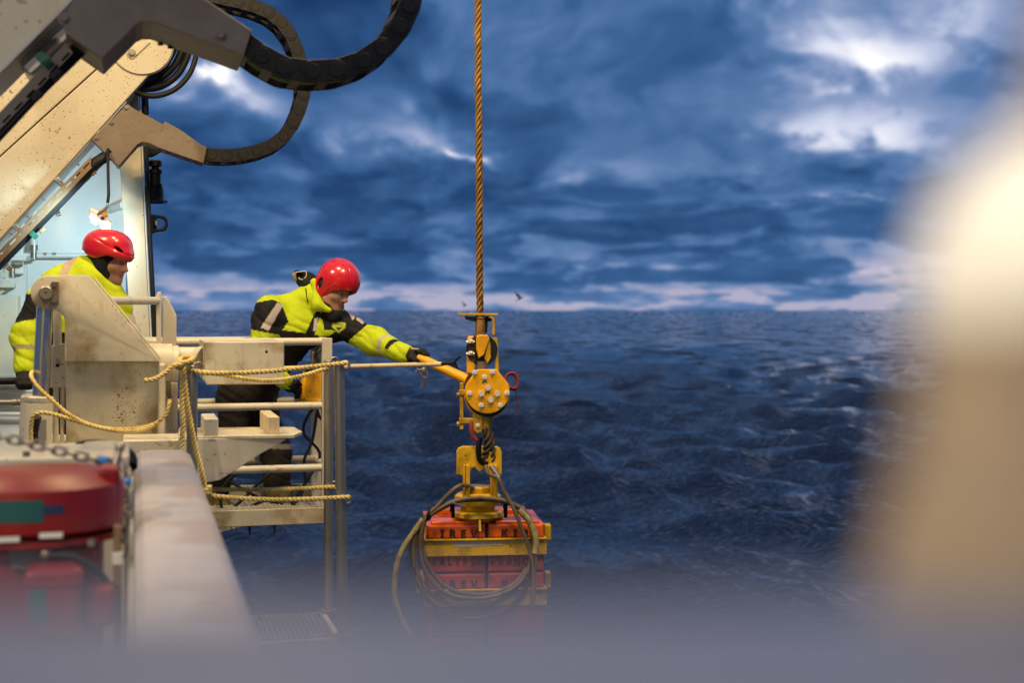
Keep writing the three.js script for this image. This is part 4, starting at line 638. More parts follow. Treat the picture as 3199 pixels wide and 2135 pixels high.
// ---------------------------------------------------------------- hanging load: rope, hook block, yoke, cast weight
const fW = frame(1500, 1400, 8.0, 0.1);
{
  const f = fW, L = f.L, W = (px, py, z = 0) => L(px, py, z).applyAxisAngle(V(0, 1, 0), f.turn).add(f.o);
  // lifting rope: four thick strands with uneven lay, dulled and a little crooked
  const top = PX(1491, -260, 8.0), bot = PX(1500, 1060, 8.0), way = [];
  for (let i = 0; i <= 40; i++) { const q = top.clone().lerp(bot, i / 40); q.x += 0.0035 * (noise2(i * 0.6, 3) - 0.5); q.z += 0.004 * (noise2(i * 0.6, 9) - 0.5); way.push(q); }
  const out = [rope(way, 0.0212, { strands: 4, pitch: 0.15, seg: 7, step: 0.009 })];
  const hair = []; seedState = 5;
  for (let i = 0; i < 60; i++) { const q = top.clone().lerp(bot, rnd()), a = rnd() * 6.283, e = V(Math.cos(a) * 0.02, 0, Math.sin(a) * 0.02), l = 0.006 + 0.012 * rnd(); hair.push(cyl(q.clone().add(e), q.clone().addScaledVector(e, 1 + l / 0.02).add(V(0, (rnd() - 0.5) * 0.02, 0)), 0.0012, 0.0005, 4)); }
  out.push(...hair);
  const lr = thing('lifting_rope', 'brown braided lifting rope hanging straight down to the yellow block', 'rope', null);
  obj('rope_body', out, M.ropeOld, lr);

  const g = thing('hook_block', 'yellow pear shaped hook block with bright bolts on the lifting rope', 'hook block', f);
  const pear = (cx, cy, r, topy, hw) => { const o = []; for (let i = 0; i <= 30; i++) { const a = (20 - i * 220 / 30) * Math.PI / 180; o.push([cx + r * Math.cos(a), cy - r * Math.sin(a)]); } o.push([cx - hw - 12, topy + 14], [cx - hw, topy], [cx + hw, topy], [cx + hw + 10, topy + 14]); return o; };
  const P2 = (pts, z) => pts.map(([x, y]) => L(x, y, z));
  obj('front_plate', plate(P2(pear(1523, 1224, 70, 1154, 30), 0.075), 0.075, 0.022, 0.006), M.yellow, g);
  obj('back_plate', plate(P2(pear(1521, 1236, 71, 1165, 28), -0.03), -0.03, 0.02, 0.006), M.yellow, g);
  obj('sheave', [at(new THREE.CylinderGeometry(0.118, 0.118, 0.07, 48), L(1521, 1236).x, L(1521, 1236).y, 0.012, Math.PI / 2)], M.rubber, g);
  const bs = [[1483.5, 1164], [1538, 1163], [1514, 1179], [1521, 1209], [1500, 1228], [1549, 1228], [1529, 1247], [1467, 1230], [1584, 1229], [1504, 1267], [1563, 1267]];
  bs.forEach(([x, y], i) => obj('bolt', i > 2 && i < 7 ? [at(new THREE.CylinderGeometry(0.0155, 0.0155, 0.02, 24), L(x, y).x, L(x, y).y, 0.084, Math.PI / 2)] : bolt(L(x, y, 0.075), 0.0105, 0.018), M.brightBolt, g));
  for (const [x, y] of [[1515, 1198], [1523, 1231]]) obj('slot', torus(L(x, y, 0.0745), 0.011, 0.003, 0, 0, 0.2, Math.PI), M.black, g);
  obj('side_plate', plate(P2([[1461, 1056], [1466, 1050], [1480, 1051], [1486, 1060], [1484, 1150], [1478, 1170], [1459, 1165]], 0.02), 0.02, 0.05, 0.006), M.yellow, g);
  obj('side_plate', plate(P2([[1488, 1050], [1500, 1046], [1524, 1047], [1530, 1060], [1512, 1110], [1496, 1120], [1488, 1090]], 0.05), 0.05, 0.03, 0.006), M.yellow, g);
  for (const y of [1066, 1103]) obj('through_bolt', [hex(L(1468, y, 0.02), L(1468, y, 0.045), 0.012), cyl(L(1456, y + 3, 0.03), L(1482, y + 3, 0.03), 0.008), ball(L(1473, y, 0.042), 0.0105)], M.brightBolt, g);
  obj('upper_sheave', at(new THREE.CylinderGeometry(0.088, 0.088, 0.05, 40), L(1505, 1094).x, L(1505, 1094).y, -0.005, Math.PI / 2, 0.5), M.rubber, g);
  obj('cheek', plate(P2([[1512, 1050], [1528, 1052], [1533, 1080], [1534, 1120], [1522, 1140], [1514, 1120], [1520, 1090]], 0.03), 0.03, 0.04, 0.006), M.yellowOld, g);
  obj('neck', [cyl(L(1507, 1130, 0.02), L(1506, 1170, 0.02), 0.03, 0.03, 18)], M.primer, g);
  obj('cross_bar', [box(0.222, 0.012, 0.06, L(1493, 983).x, L(1493, 983).y, 0.0, 0.003), box(0.045, 0.014, 0.07, L(1444, 983).x, L(1444, 984).y, 0.0, 0.003)], M.yellowOld, g);
  obj('rope_gland', [cyl(L(1500, 986), L(1500, 1052), 0.026, 0.03, 18), torus(L(1500, 994), 0.026, 0.005, Math.PI / 2)], M.ropeOld, g);
  obj('gland_bracket', plate(P2([[1452, 988], [1486, 988], [1486, 1006], [1478, 1004], [1456, 998]], 0.03), 0.03, 0.04), M.black, g);
  obj('gland_bracket', plate(P2([[1518, 988], [1540, 988], [1536, 1004], [1524, 1006], [1522, 1040], [1512, 1044], [1510, 1010]], 0.0), 0.0, 0.04), M.black, g);
  obj('drop_lever', tube([L(1528, 990, 0.02), L(1538, 994, 0.02), L(1542, 1008, 0.02), L(1542, 1046, 0.02)], 0.0085, 14, 8), M.yellowOld, g);
  obj('guide_bar', [cyl(L(1549, 1056, 0), L(1553, 1170, 0), 0.0115, 0.0115, 12), box(0.03, 0.06, 0.03, L(1540, 1072).x, L(1540, 1072).y, 0, 0.004)], M.yellowOld, g);
  obj('latch_bar', [box(0.02, 0.262, 0.02, L(1441, 1268).x, L(1441, 1268).y, 0.03, 0.004)], M.yellowOld, g);
  for (const [y, x1] of [[1234, 1462], [1325, 1474]]) obj('latch_clamp', [box((x1 - 1430) * 0.0018, 0.03, 0.035, L((1436 + x1) / 2, y).x, L(0, y).y, 0.03, 0.004), hex(L(1427, y, 0.03), L(1437, y, 0.03), 0.014)], M.yellowOld, g);
  obj('swivel', [plate(P2([[1478, 1292], [1511, 1300], [1506, 1352], [1492, 1356], [1476, 1345]], 0.05), 0.05, 0.05, 0.008), plate(P2([[1520, 1296], [1542, 1290], [1538, 1330], [1532, 1345], [1522, 1330]], -0.01), -0.01, 0.05, 0.008), cyl(L(1514, 1285, 0.01), L(1514, 1340, 0.01), 0.035, 0.03, 20)], M.yellowOld, g);
  obj('swivel_bolt', bolt(L(1493, 1330, 0.05), 0.009, 0.012), M.brightBolt, g);
  obj('red_grip', tube([L(1472, 1316, 0.04), L(1473, 1345, 0.05), L(1480, 1368, 0.05), L(1492, 1378, 0.05)], 0.013, 14, 10), M.redOxide, g);
  const rg = thing('cord_loop', 'red cord looped through the side of the yellow block', 'cord', f);
  obj('loop', [0, 1, 2].map((i) => tube(curve([[1576, 1186], [1588, 1171], [1606, 1172], [1615, 1195], [1610, 1216], [1594, 1216], [1580, 1206]].map(([x, y]) => L(x + i * 1.5, y - i * 2, 0.03 + i * 0.012)), true), 0.006, 40, 7, true)), std({ color: 0x9b2f22, roughness: 0.7 }), rg);
  obj('tail', [tube([L(1608, 1216, 0.04), L(1614, 1240, 0.04), L(1611, 1270, 0.04), L(1613, 1290, 0.04), L(1620, 1290, 0.04), L(1621, 1270, 0.04), L(1615, 1240, 0.04)], 0.0026, 40, 6), tube([L(1612, 1180, 0.04), L(1622, 1172, 0.04), L(1628, 1168, 0.04)], 0.003, 8, 6)], std({ color: 0x5a3a2c, roughness: 0.7 }), rg);
  // black strop and shackle between block and yoke
  const st = thing('lifting_strop', 'dark doubled strop joining the yellow block to the yoke', 'strop', f);
  obj('strop_rope', [rope([L(1512, 1335, 0.02), L(1522, 1360, 0.03), L(1524, 1390, 0.03), L(1516, 1420, 0.02), L(1510, 1440, 0.01), L(1520, 1450, 0.0)], 0.024, { pitch: 0.12, seg: 6 }), rope([L(1530, 1345, 0.0), L(1536, 1380, 0.02), L(1540, 1420, 0.02), L(1536, 1450, 0.01), L(1524, 1462, 0.0)], 0.02, { pitch: 0.12, seg: 6 })], std({ color: 0x4a3d22, roughness: 0.85 }), st);
  obj('shackle', tube([L(1500, 1368, 0.05), L(1495, 1400, 0.05), L(1500, 1440, 0.04), L(1518, 1448, 0.02), L(1530, 1436, 0.01)], 0.016, 24, 10), M.black, st);

  // yoke
  const y = thing('lifting_yoke', 'old yellow lifting yoke with two drilled legs above the orange weight', 'yoke', f);
  const out2 = [[1427, 1484], [1427, 1412], [1432, 1401], [1446, 1395], [1552, 1395], [1562, 1401], [1568, 1414], [1568, 1484], [1558, 1486], [1548, 1478], [1530, 1478], [1527, 1474], [1523, 1464], [1514, 1460], [1506, 1470], [1499, 1474], [1492, 1470], [1484, 1461], [1474, 1464], [1470, 1476], [1463, 1486], [1452, 1492], [1440, 1486]];
  obj('head_plate', plate(P2(out2, 0.03), 0.03, 0.035, 0.006, [[1455, 1424], [1545, 1424], [1499, 1425]].map(([a, b]) => ({ x: L(a, b, 0.03).x, y: L(a, b, 0.03).y, r: 0.0115 }))), M.yellowOld, y);
  for (const x of [1454, 1539]) obj('leg', [box(0.022, 0.2, 0.11, L(x + 6, 1510).x, L(x, 1506).y, 0.01, 0.004), box(0.014, 0.2, 0.02, L(x - 5, 1510).x, L(x, 1506).y, 0.03, 0.004)], M.yellowOld, y);
  obj('turntable', lathes([[0, 0.02], [0.075, 0.018], [0.082, 0.01], [0.082, -0.018], [0.11, -0.02], [0.13, -0.035], [0.135, -0.055], [0.125, -0.085], [0.1, -0.095], [0.095, -0.12], [0.14, -0.128], [0.145, -0.15], [0.12, -0.158], [0.06, -0.2], [0, -0.2]].reverse(), 48).translate(L(1495, 1532).x, L(1495, 1532).y, -0.05), M.yellowOld, y);
  const fins = []; for (let i = 0; i < 4; i++) fins.push(at(plate([V(0, 0), V(0.13, 0), V(0.17, -0.085), V(0, -0.085)], 0.006, 0.012, 0.002), 0, 0, 0, 0, -Math.PI / 2 + i * Math.PI / 2, 0).translate(L(1495, 1532).x, L(1495, 1532).y - 0.128, -0.05));
  fins.forEach((q) => obj('fin', q, M.yellowOld, y));
  for (const x of [1412, 1580]) obj('stay', tube([L(x, 1600, 0.05), L(x + (x > 1500 ? -2 : 2), 1580, 0.05)], 0.013, 6, 8), M.black, y);

  // cast weight: two tiers held by yellow straps
  const w = thing('cast_weight', 'stacked orange cast weight with raised lettering and yellow straps', 'weight', f);
  const x0 = L(1331, 1640, 0.06).x, x1 = L(1702, 1640, 0.06).x, wd = x1 - x0, xc = (x0 + x1) / 2, zf = 0.06, dep = 0.6, zc = zf - dep / 2;
  const yy = (py) => L(1500, py, zf).y, mid = L(1521, 1660, zf).x;
  const slab = (name, m, a, b, inset) => { for (const [s0, s1] of [[x0 + inset, mid - 0.008], [mid + 0.008, x1 - inset]]) { const pr = [V(s0, 0), V(s1, 0), V(s1, 1), V(s0, 1)].map((p) => V(p.x, p.y ? yy(a) : yy(b))); obj(name, plate(pr, zf - inset, dep - 2 * inset, 0.012), m, w); } };
  slab('top_block', M.orange, 1641, 1684, 0.004);
  for (const [a, b] of [[x0 + 0.03, mid - 0.05], [mid + 0.05, x1 - 0.03]]) { obj('raised_pad', box(b - a, 0.02, 0.16, (a + b) / 2, yy(1641) + 0.008, zf - 0.1, 0.008), M.orange, w); obj('raised_pad', box(b - a - 0.05, 0.03, 0.12, (a + b) / 2, yy(1641) + 0.012, zf - 0.5, 0.01), M.orange, w); }
  slab('middle_block', M.redOxide, 1736, 1790, 0.004); slab('middle_block', M.redOxide, 1793, 1842, 0.004); slab('lower_block', M.redOxide, 1894, 1990, 0.004); slab('lower_block', M.redOxide, 1993, 2090, 0.004);
  const core = (a, b) => obj('core', box(wd - 0.03, yy(a) - yy(b), dep - 0.03, xc, (yy(a) + yy(b)) / 2, zc, 0.004), M.rubber, w); core(1650, 2085);
  const strap = (a, b) => obj('strap', [box(wd + 0.02, yy(a) - yy(b), 0.014, xc, (yy(a) + yy(b)) / 2, zf + 0.007, 0.004), box(wd + 0.02, yy(a) - yy(b), 0.014, xc, (yy(a) + yy(b)) / 2, zf - dep - 0.007, 0.004), ...[-1, 1].map((s) => box(0.014, yy(a) - yy(b), dep, xc + s * (wd / 2 + 0.004), (yy(a) + yy(b)) / 2, zc, 0.004)), box(wd + 0.02, 0.01, 0.03, xc, yy(a) - 0.004, zf + 0.012, 0.003)], M.yellowOld, w);
  strap(1683, 1737); strap(1841, 1895);
  const lug = (s, a, b, m) => obj('side_lug', [box(0.036, yy(a) - yy(b), 0.07, xc + s * (wd / 2 + 0.032), (yy(a) + yy(b)) / 2, zf - 0.14, 0.008)], m, w);
  lug(-1, 1660, 1711, M.yellowOld); lug(1, 1652, 1704, M.yellowOld); lug(-1, 1805, 1866, M.yellowOld); lug(1, 1804, 1856, M.yellowOld);
  const peeled = std({ color: 0xb4a98c, roughness: 0.8 });
  obj('worn_label', [plate(P2([[1414, 1688], [1530, 1684], [1526, 1705], [1490, 1709], [1440, 1712], [1416, 1708]], zf + 0.0155), zf + 0.0155, 0.002, 0), plate(P2([[1534, 1684], [1632, 1684], [1634, 1694], [1600, 1692], [1566, 1697], [1572, 1705], [1530, 1705]], zf + 0.0155), zf + 0.0155, 0.002, 0)], peeled, w);
  obj('worn_label', [plate(P2([[1366, 1856], [1420, 1850], [1480, 1862], [1494, 1868], [1440, 1872], [1376, 1872]], zf + 0.0155), zf + 0.0155, 0.002, 0), plate(P2([[1556, 1862], [1620, 1852], [1632, 1862], [1590, 1872], [1552, 1874]], zf + 0.0155), zf + 0.0155, 0.002, 0)], peeled, w);
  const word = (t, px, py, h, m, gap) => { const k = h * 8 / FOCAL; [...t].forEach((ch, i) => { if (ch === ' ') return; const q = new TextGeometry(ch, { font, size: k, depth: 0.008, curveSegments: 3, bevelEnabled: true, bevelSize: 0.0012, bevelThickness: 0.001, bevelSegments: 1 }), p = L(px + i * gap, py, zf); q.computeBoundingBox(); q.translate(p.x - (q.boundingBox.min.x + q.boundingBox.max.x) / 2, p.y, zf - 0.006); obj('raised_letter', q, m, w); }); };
  word('IREV', 1382, 1680, 24, M.letterShade, 33); word('KIE', 1576, 1679, 24, M.letterShade, 33);
  word('CALYPSO', 1358, 1764, 20, M.letterShade, 24); word('FRANCE', 1540, 1763, 20, M.letterShade, 25);
  word('IREV', 1382, 1838, 24, M.letterShade, 33); word('KIE', 1576, 1837, 24, M.letterShade, 33);
  // coiled hose tied to the front of the weight
  const c = thing('hose_coil', 'coiled grey hose tied in loops over the front of the orange weight', 'hose coil', f);
  const H = (pts, r, m, n = 90, z = 0.13) => obj('hose_turn', tube(pts.map(([x, y2, dz = 0]) => L(x, y2, z + dz)), r, n, 10), m, c);
  H([[1478, 1527, -0.1], [1456, 1517, -0.06], [1430, 1522], [1395, 1552], [1360, 1590], [1334, 1610], [1316, 1670], [1316, 1740], [1336, 1800], [1380, 1846], [1440, 1868], [1510, 1870], [1580, 1852], [1630, 1815], [1655, 1768], [1668, 1700], [1665, 1650], [1640, 1600], [1605, 1576], [1560, 1562], [1500, 1557], [1440, 1562], [1390, 1580], [1345, 1610]], 0.0125, M.hoseGrey);
  H([[1340, 1612], [1312, 1650], [1298, 1720], [1305, 1790], [1340, 1850], [1400, 1888], [1470, 1897], [1540, 1886], [1600, 1850], [1640, 1800], [1660, 1750], [1664, 1690], [1650, 1630], [1612, 1585], [1560, 1566], [1500, 1563], [1430, 1568], [1380, 1590], [1330, 1625], [1318, 1680], [1330, 1750], [1362, 1806], [1410, 1842], [1480, 1858], [1550, 1852], [1610, 1822], [1648, 1775]], 0.0115, M.hoseGrey, 130, 0.11);
  H([[1330, 1620], [1290, 1668], [1282, 1730], [1292, 1800], [1325, 1862], [1372, 1905], [1430, 1928], [1490, 1932], [1560, 1915], [1620, 1872], [1655, 1810], [1668, 1745]], 0.011, M.hoseGrey, 70, 0.09);
  H([[1350, 1605], [1306, 1655], [1292, 1700], [1294, 1770]], 0.012, M.hoseGrey, 30, 0.12);
  H([[1516, 1455, -0.08], [1526, 1480, -0.06], [1556, 1494, -0.04], [1575, 1535, -0.02], [1600, 1580], [1625, 1640], [1648, 1700], [1664, 1760], [1668, 1830], [1664, 1900]], 0.0115, M.hoseGrey, 60, 0.15);
  obj('cable_clamp', cyl(L(1535, 1458, 0.08), L(1560, 1494, 0.11), 0.017, 0.012, 14), M.zinc, c);
  obj('armour_sleeve', tube([[1322, 1622], [1290, 1668], [1262, 1710], [1242, 1760], [1233, 1820], [1234, 1870], [1244, 1910], [1262, 1950], [1285, 1990]].map(([x, y2]) => L(x, y2, 0.13)), 0.0165, 60, 12), M.sleeve, c);
  obj('armour_sleeve', tube([[1620, 1592], [1650, 1625], [1668, 1660], [1676, 1700], [1672, 1730]].map(([x, y2]) => L(x, y2, 0.15)), 0.0175, 40, 12), M.sleeve, c);
  H([[1672, 1728], [1675, 1760], [1668, 1790]], 0.009, M.hoseGrey, 12, 0.15);
  for (const [x, y2] of [[1342, 1608], [1662, 1758]]) obj('tie', [torus(L(x, y2, 0.12), 0.03, 0.0055, 0.3, 1.2, 0.4)], M.black, c);
  obj('silver_strip', [cyl(L(1410, 1571, 0.17), L(1450, 1583, 0.15), 0.005, 0.005, 8)], M.chrome, c);
  for (const x of [1414, 1578]) obj('tie', [cyl(L(x, 1578, 0.12), L(x + 2, 1617, 0.1), 0.011, 0.011, 10)], M.black, c);

  // push tube held by the man, with a shackle
  const fT = frame(1380, 1148, 8.05, 0), T = fT.L, t = thing('yellow_push_tube', 'yellow tube from the gloved hand to the hook block', 'tube', fT);
  const a = fT.toLocal(PX(1310, 1117, 8.16)), b = fT.toLocal(PX(1394, 1157, 8.06)), e = fT.toLocal(PX(1462, 1187, 8.0));
  obj('outer_tube', [cyl(a, b, 0.0245, 0.0255, 32), ball(a, 0.0245, 0.5, 1, 1)], M.yellow, t); obj('inner_tube', [cyl(b, e, 0.0275, 0.03, 32)], M.yellow, t); obj('collar', cyl(b.clone().lerp(e, -0.02), b.clone().lerp(e, 0.02), 0.0285, 0.0285, 32), M.yellow, t);
  obj('end_lip', cyl(e.clone().lerp(b, 0.08), e, 0.031, 0.033, 32, true), M.yellow, t);
  const sh = thing('bow_shackle', 'dark bow shackle and chain link hanging under the yellow tube', 'shackle', fT);
  obj('bow', tube([T(1312, 1159, 0.03), T(1314, 1166, 0.03), T(1320, 1178, 0.03), T(1329, 1182, 0.03), T(1336, 1176, 0.03), T(1335, 1166, 0.03), T(1328, 1154, 0.03)], 0.0045, 30, 8), M.dullGrey, sh);
  obj('pin', [cyl(T(1307, 1158, 0.03), T(1330, 1152, 0.03), 0.0055, 0.0055, 10), ball(T(1305, 1155, 0.03), 0.008), ball(T(1300, 1161, 0.03), 0.006)], M.zinc, sh);
  obj('link', tube(curve([[1325, 1177], [1328, 1184], [1322, 1204], [1318, 1214], [1315, 1212], [1319, 1196]].map(([x, y2]) => T(x, y2, 0.03)), true), 0.0038, 30, 7, true), M.dullGrey, sh);
  obj('eye', torus(T(1324, 1156, 0.02), 0.011, 0.005, 0, 1.2), M.yellowOld, sh);
  // boat hook lying on the basket rail
  const bh = thing('boat_hook', 'long pale boat hook pole with black forked tip', 'boat hook', null);
  obj('pole', [cyl(PX(800, 1153, 8.45), PX(1381, 1138, 7.86), 0.0128, 0.0128, 20)], M.wood, bh);
  obj('fork_tip', [cyl(PX(1379, 1138, 7.862), PX(1412, 1135, 7.84), 0.0105, 0.008, 14), tube([PX(1405, 1135, 7.845), PX(1415, 1134, 7.84), PX(1426, 1125, 7.835), PX(1437, 1115, 7.83)], 0.0055, 14, 8), ball(PX(1437, 1115, 7.83), 0.0065), plate([V(-0.028, 0.006), V(0.014, 0.014), V(0.026, -0.014), V(0.032, -0.034), V(0.006, -0.018), V(-0.02, -0.006)], 0.004, 0.008, 0.002).translate(...PX(1416, 1138, 7.838).toArray())], M.black, bh);
  // yellow control box hung in the basket
  const fc = frame(972, 1210, 8.45), C = fc.L, cb = thing('control_box', 'yellow plastic control box with grille hanging inside the basket', 'control box', fc);
  const oc = [[952, 1160], [962, 1150], [985, 1146], [1008, 1152], [1014, 1180], [1016, 1240], [1010, 1264], [988, 1271], [948, 1266], [936, 1245], [938, 1228], [944, 1190]].map(([x, y2]) => C(x, y2));
  obj('shell', plate(oc, 0, 0.11, 0.02), M.yellow, cb);
  for (let i = 0; i < 16; i++) obj('grille_rib', box(0.098 - 0.002 * Math.abs(i - 10), 0.0035, 0.006, C(978, 1172 + i * 4.4).x, C(978, 1172 + i * 4.4).y, 0.0, 0.001), M.yellowOld, cb);
  for (let i = 0; i < 7; i++) { const an = (-150 + i * 20) * Math.PI / 180, p = C(976 + 30 * Math.cos(an) * 1.0, 1236 - 24 * Math.sin(an)); obj('vent_slot', box(0.016, 0.005, 0.004, p.x, p.y, 0.002, 0.001, 0, 0, an + 0.3), M.black, cb); }
  obj('black_band', [plate([C(952, 1158, 0.004), C(965, 1147, 0.004), C(995, 1143, 0.004), C(1006, 1150, 0.004), C(985, 1152, 0.004), C(960, 1164, 0.004)], 0.006, 0.1, 0.003), tube([C(985, 1146), C(990, 1125, -0.02), C(985, 1110, -0.03), C(998, 1090, -0.04)], 0.012, 14, 8)], M.black, cb);
  obj('hanger', [box(0.02, 0.09, 0.03, C(978, 1120, -0.04).x, C(978, 1122, -0.04).y, -0.04, 0.004), cyl(C(990, 1105, -0.03), C(1003, 1088, -0.03), 0.006)], M.tray, cb);
}
// ---------------------------------------------------------------- two gulls over the sea
{
  const gull = (label, p, s, roll) => { const g = thing('gull', label, 'bird', p, 'gulls over the sea'); const m = std({ color: 0x4a5058, roughness: 0.8 });
    const body = lathe([[0, -0.21], [0.03, -0.17], [0.06, -0.05], [0.065, 0.05], [0.045, 0.14], [0.03, 0.18], [0.02, 0.22], [0, 0.235]].map(([a, b]) => [a * s, b * s]), 14).rotateZ(-Math.PI / 2);
    const wing = (sd) => { const sh = polyShape([V(0.07, 0), V(0.09, 0.2), V(0.0, 0.45), V(-0.12, 0.7), V(-0.09, 0.42), V(-0.08, 0.2), V(-0.07, 0)].map((q) => V(q.x * s, q.y * s))); return new THREE.ExtrudeGeometry(sh, { depth: 0.012 * s, bevelEnabled: false }).rotateX(sd > 0 ? -1.15 : 1.15 + Math.PI).translate(0, 0.02 * s, 0); };
    obj('body', [body, ball(V(0.2 * s, 0.02 * s, 0), 0.04 * s), new THREE.ConeGeometry(0.015 * s, 0.06 * s, 8).rotateZ(-1.6).translate(0.255 * s, 0.015 * s, 0)], m, g); obj('wing', wing(1), m, g); obj('wing', wing(-1), m, g); obj('tail', plate([V(-0.2 * s, 0.02 * s), V(-0.34 * s, 0.05 * s), V(-0.34 * s, -0.05 * s), V(-0.2 * s, -0.02 * s)], 0.005 * s, 0.01 * s, 0).rotateX(Math.PI / 2), m, g); g.rotation.set(roll, 0.5, 0.25); };
  gull('larger grey gull gliding beside the lifting rope', PX(1625, 933, 62), 0.62, 0.9);
  gull('smaller grey gull low over the horizon', PX(1453, 956, 95), 0.6, 1.0);
}
// ---------------------------------------------------------------- people: one smooth skin from tapered limbs
function surfaceNets(fn, lo, hi, cell) {
  const nx = Math.ceil((hi.x - lo.x) / cell) + 2, ny = Math.ceil((hi.y - lo.y) / cell) + 2, nz = Math.ceil((hi.z - lo.z) / cell) + 2, F = new Float32Array(nx * ny * nz);
  const B = 8, reach = B * cell * 0.9 + 0.045;                    // whole blocks far from the surface are filled at once
  for (let k0 = 0; k0 < nz; k0 += B) for (let j0 = 0; j0 < ny; j0 += B) for (let i0 = 0; i0 < nx; i0 += B) {
    const far = fn(lo.x + (i0 + B / 2) * cell, lo.y + (j0 + B / 2) * cell, lo.z + (k0 + B / 2) * cell), skip = Math.abs(far) > reach;
    for (let k = k0; k < Math.min(nz, k0 + B); k++) for (let j = j0; j < Math.min(ny, j0 + B); j++) for (let i = i0; i < Math.min(nx, i0 + B); i++) F[i + (j + k * ny) * nx] = skip ? far : fn(lo.x + i * cell, lo.y + j * cell, lo.z + k * cell);
  }
  const id = new Int32Array(nx * ny * nz).fill(-1), pos = [], idx = [], sx = 1, sy = nx, sz = nx * ny, C = [0, 1, sy, sy + 1, sz, sz + 1, sz + sy, sz + sy + 1];
  const E = [[0, 1], [2, 3], [4, 5], [6, 7], [0, 2], [1, 3], [4, 6], [5, 7], [0, 4], [1, 5], [2, 6], [3, 7]];
  for (let k = 0; k < nz - 1; k++) for (let j = 0; j < ny - 1; j++) for (let i = 0; i < nx - 1; i++) {
    const o = i + j * sy + k * sz; let m = 0; for (let c = 0; c < 8; c++) if (F[o + C[c]] < 0) m |= 1 << c;
    if (m === 0 || m === 255) continue;
    let x = 0, y = 0, z = 0, n = 0;
    for (const [a, b] of E) { const fa = F[o + C[a]], fb = F[o + C[b]]; if ((fa < 0) === (fb < 0)) continue; const t = fa / (fa - fb); x += (a & 1) + t * ((b & 1) - (a & 1)); y += ((a >> 1) & 1) + t * (((b >> 1) & 1) - ((a >> 1) & 1)); z += (a >> 2) + t * ((b >> 2) - (a >> 2)); n++; }
    id[o] = pos.length / 3; pos.push(lo.x + (i + x / n) * cell, lo.y + (j + y / n) * cell, lo.z + (k + z / n) * cell);
  }
  const quad = (a, b, c, d, flip) => { if (a < 0 || b < 0 || c < 0 || d < 0) return; if (flip) idx.push(a, c, b, a, d, c); else idx.push(a, b, c, a, c, d); };
  for (let k = 1; k < nz - 1; k++) for (let j = 1; j < ny - 1; j++) for (let i = 1; i < nx - 1; i++) {
    const o = i + j * sy + k * sz, s = F[o] < 0;
    if (s !== (F[o + sx] < 0)) quad(id[o], id[o - sy], id[o - sy - sz], id[o - sz], s);
    if (s !== (F[o + sy] < 0)) quad(id[o], id[o - sz], id[o - sz - sx], id[o - sx], s);
    if (s !== (F[o + sz] < 0)) quad(id[o], id[o - sx], id[o - sx - sy], id[o - sy], s);
  }
  const g = new THREE.BufferGeometry(); g.setAttribute('position', new THREE.Float32BufferAttribute(pos, 3)); g.setIndex(idx); g.computeVertexNormals();
  return g;
}
const smin = (a, b, k) => { const h = Math.max(k - Math.abs(a - b), 0) / k; return Math.min(a, b) - h * h * k * 0.25; };
// limb: tapered capsule a-b; wrinkle: depth of cloth folds
const limb = (a, b, ra, rb, part, wrinkle = 0) => ({ a, b, ra, rb, part, wrinkle, d: b.clone().sub(a), l2: Math.max(1e-9, b.clone().sub(a).lengthSq()) });
function limbDist(q, x, y, z) { const px = x - q.a.x, py = y - q.a.y, pz = z - q.a.z, t = clamp((px * q.d.x + py * q.d.y + pz * q.d.z) / q.l2, 0, 1); q.t = t; return Math.hypot(px - q.d.x * t, py - q.d.y * t, pz - q.d.z * t) - (q.ra + (q.rb - q.ra) * t); }
// cloth: broad soft swells cut by narrow creases
function folds(x, y, z) { const a = 0.04 * noise3(x * 8, y * 8, z * 8 + 7), u = 0.45 * x + 0.89 * y + a, v = 0.89 * x - 0.45 * y, n = noise3(u * 19 + 5, v * 5 + 3, z * 6), m = noise3(u * 38 + v * 9, v * 11, z * 12 + 4), r = 1 - Math.abs(2 * n - 1), q = 1 - Math.abs(2 * m - 1); return 0.55 * r * r + 0.22 * q * q + 0.2 * noise3(x * 9, y * 9, z * 9); }
function skin(limbs, cell, k, paint, extra) {
  const lo = V(1e9, 1e9, 1e9), hi = V(-1e9, -1e9, -1e9);
  for (const q of limbs) for (const [p, r] of [[q.a, q.ra], [q.b, q.rb]]) { lo.min(V(p.x - r - 0.03, p.y - r - 0.03, p.z - r - 0.03)); hi.max(V(p.x + r + 0.03, p.y + r + 0.03, p.z + r + 0.03)); }
  const fn = (x, y, z) => { let d = 1e9, w = 0, best = 1e9; for (const q of limbs) { const e = limbDist(q, x, y, z); if (e < best) { best = e; w = q.wrinkle; } d = d > 1e8 ? e : smin(d, e, k); } if (w && d < 0.05 && d > -0.05) d += w * (folds(x, y, z) - 0.45); return extra ? extra(d, x, y, z) : d; };
  const g = surfaceNets(fn, lo, hi, cell), p = g.attributes.position, col = new Float32Array(p.count * 3);
  for (let i = 0; i < p.count; i++) { const x = p.getX(i), y = p.getY(i), z = p.getZ(i); let best = null, bd = 1e9, bt = 0; for (const q of limbs) { const e = limbDist(q, x, y, z); if (e < bd) { bd = e; best = q; bt = q.t; } } col.set(paint(best.part, bt, x, y, z), i * 3); }
  g.setAttribute('color', new THREE.BufferAttribute(col, 3));
  return g;
}
const inPoly = (P, x, y) => { let c = false; for (let i = 0, j = P.length - 1; i < P.length; j = i++) if ((P[i][1] > y) !== (P[j][1] > y) && x < (P[j][0] - P[i][0]) * (y - P[i][1]) / (P[j][1] - P[i][1]) + P[i][0]) c = !c; return c; };
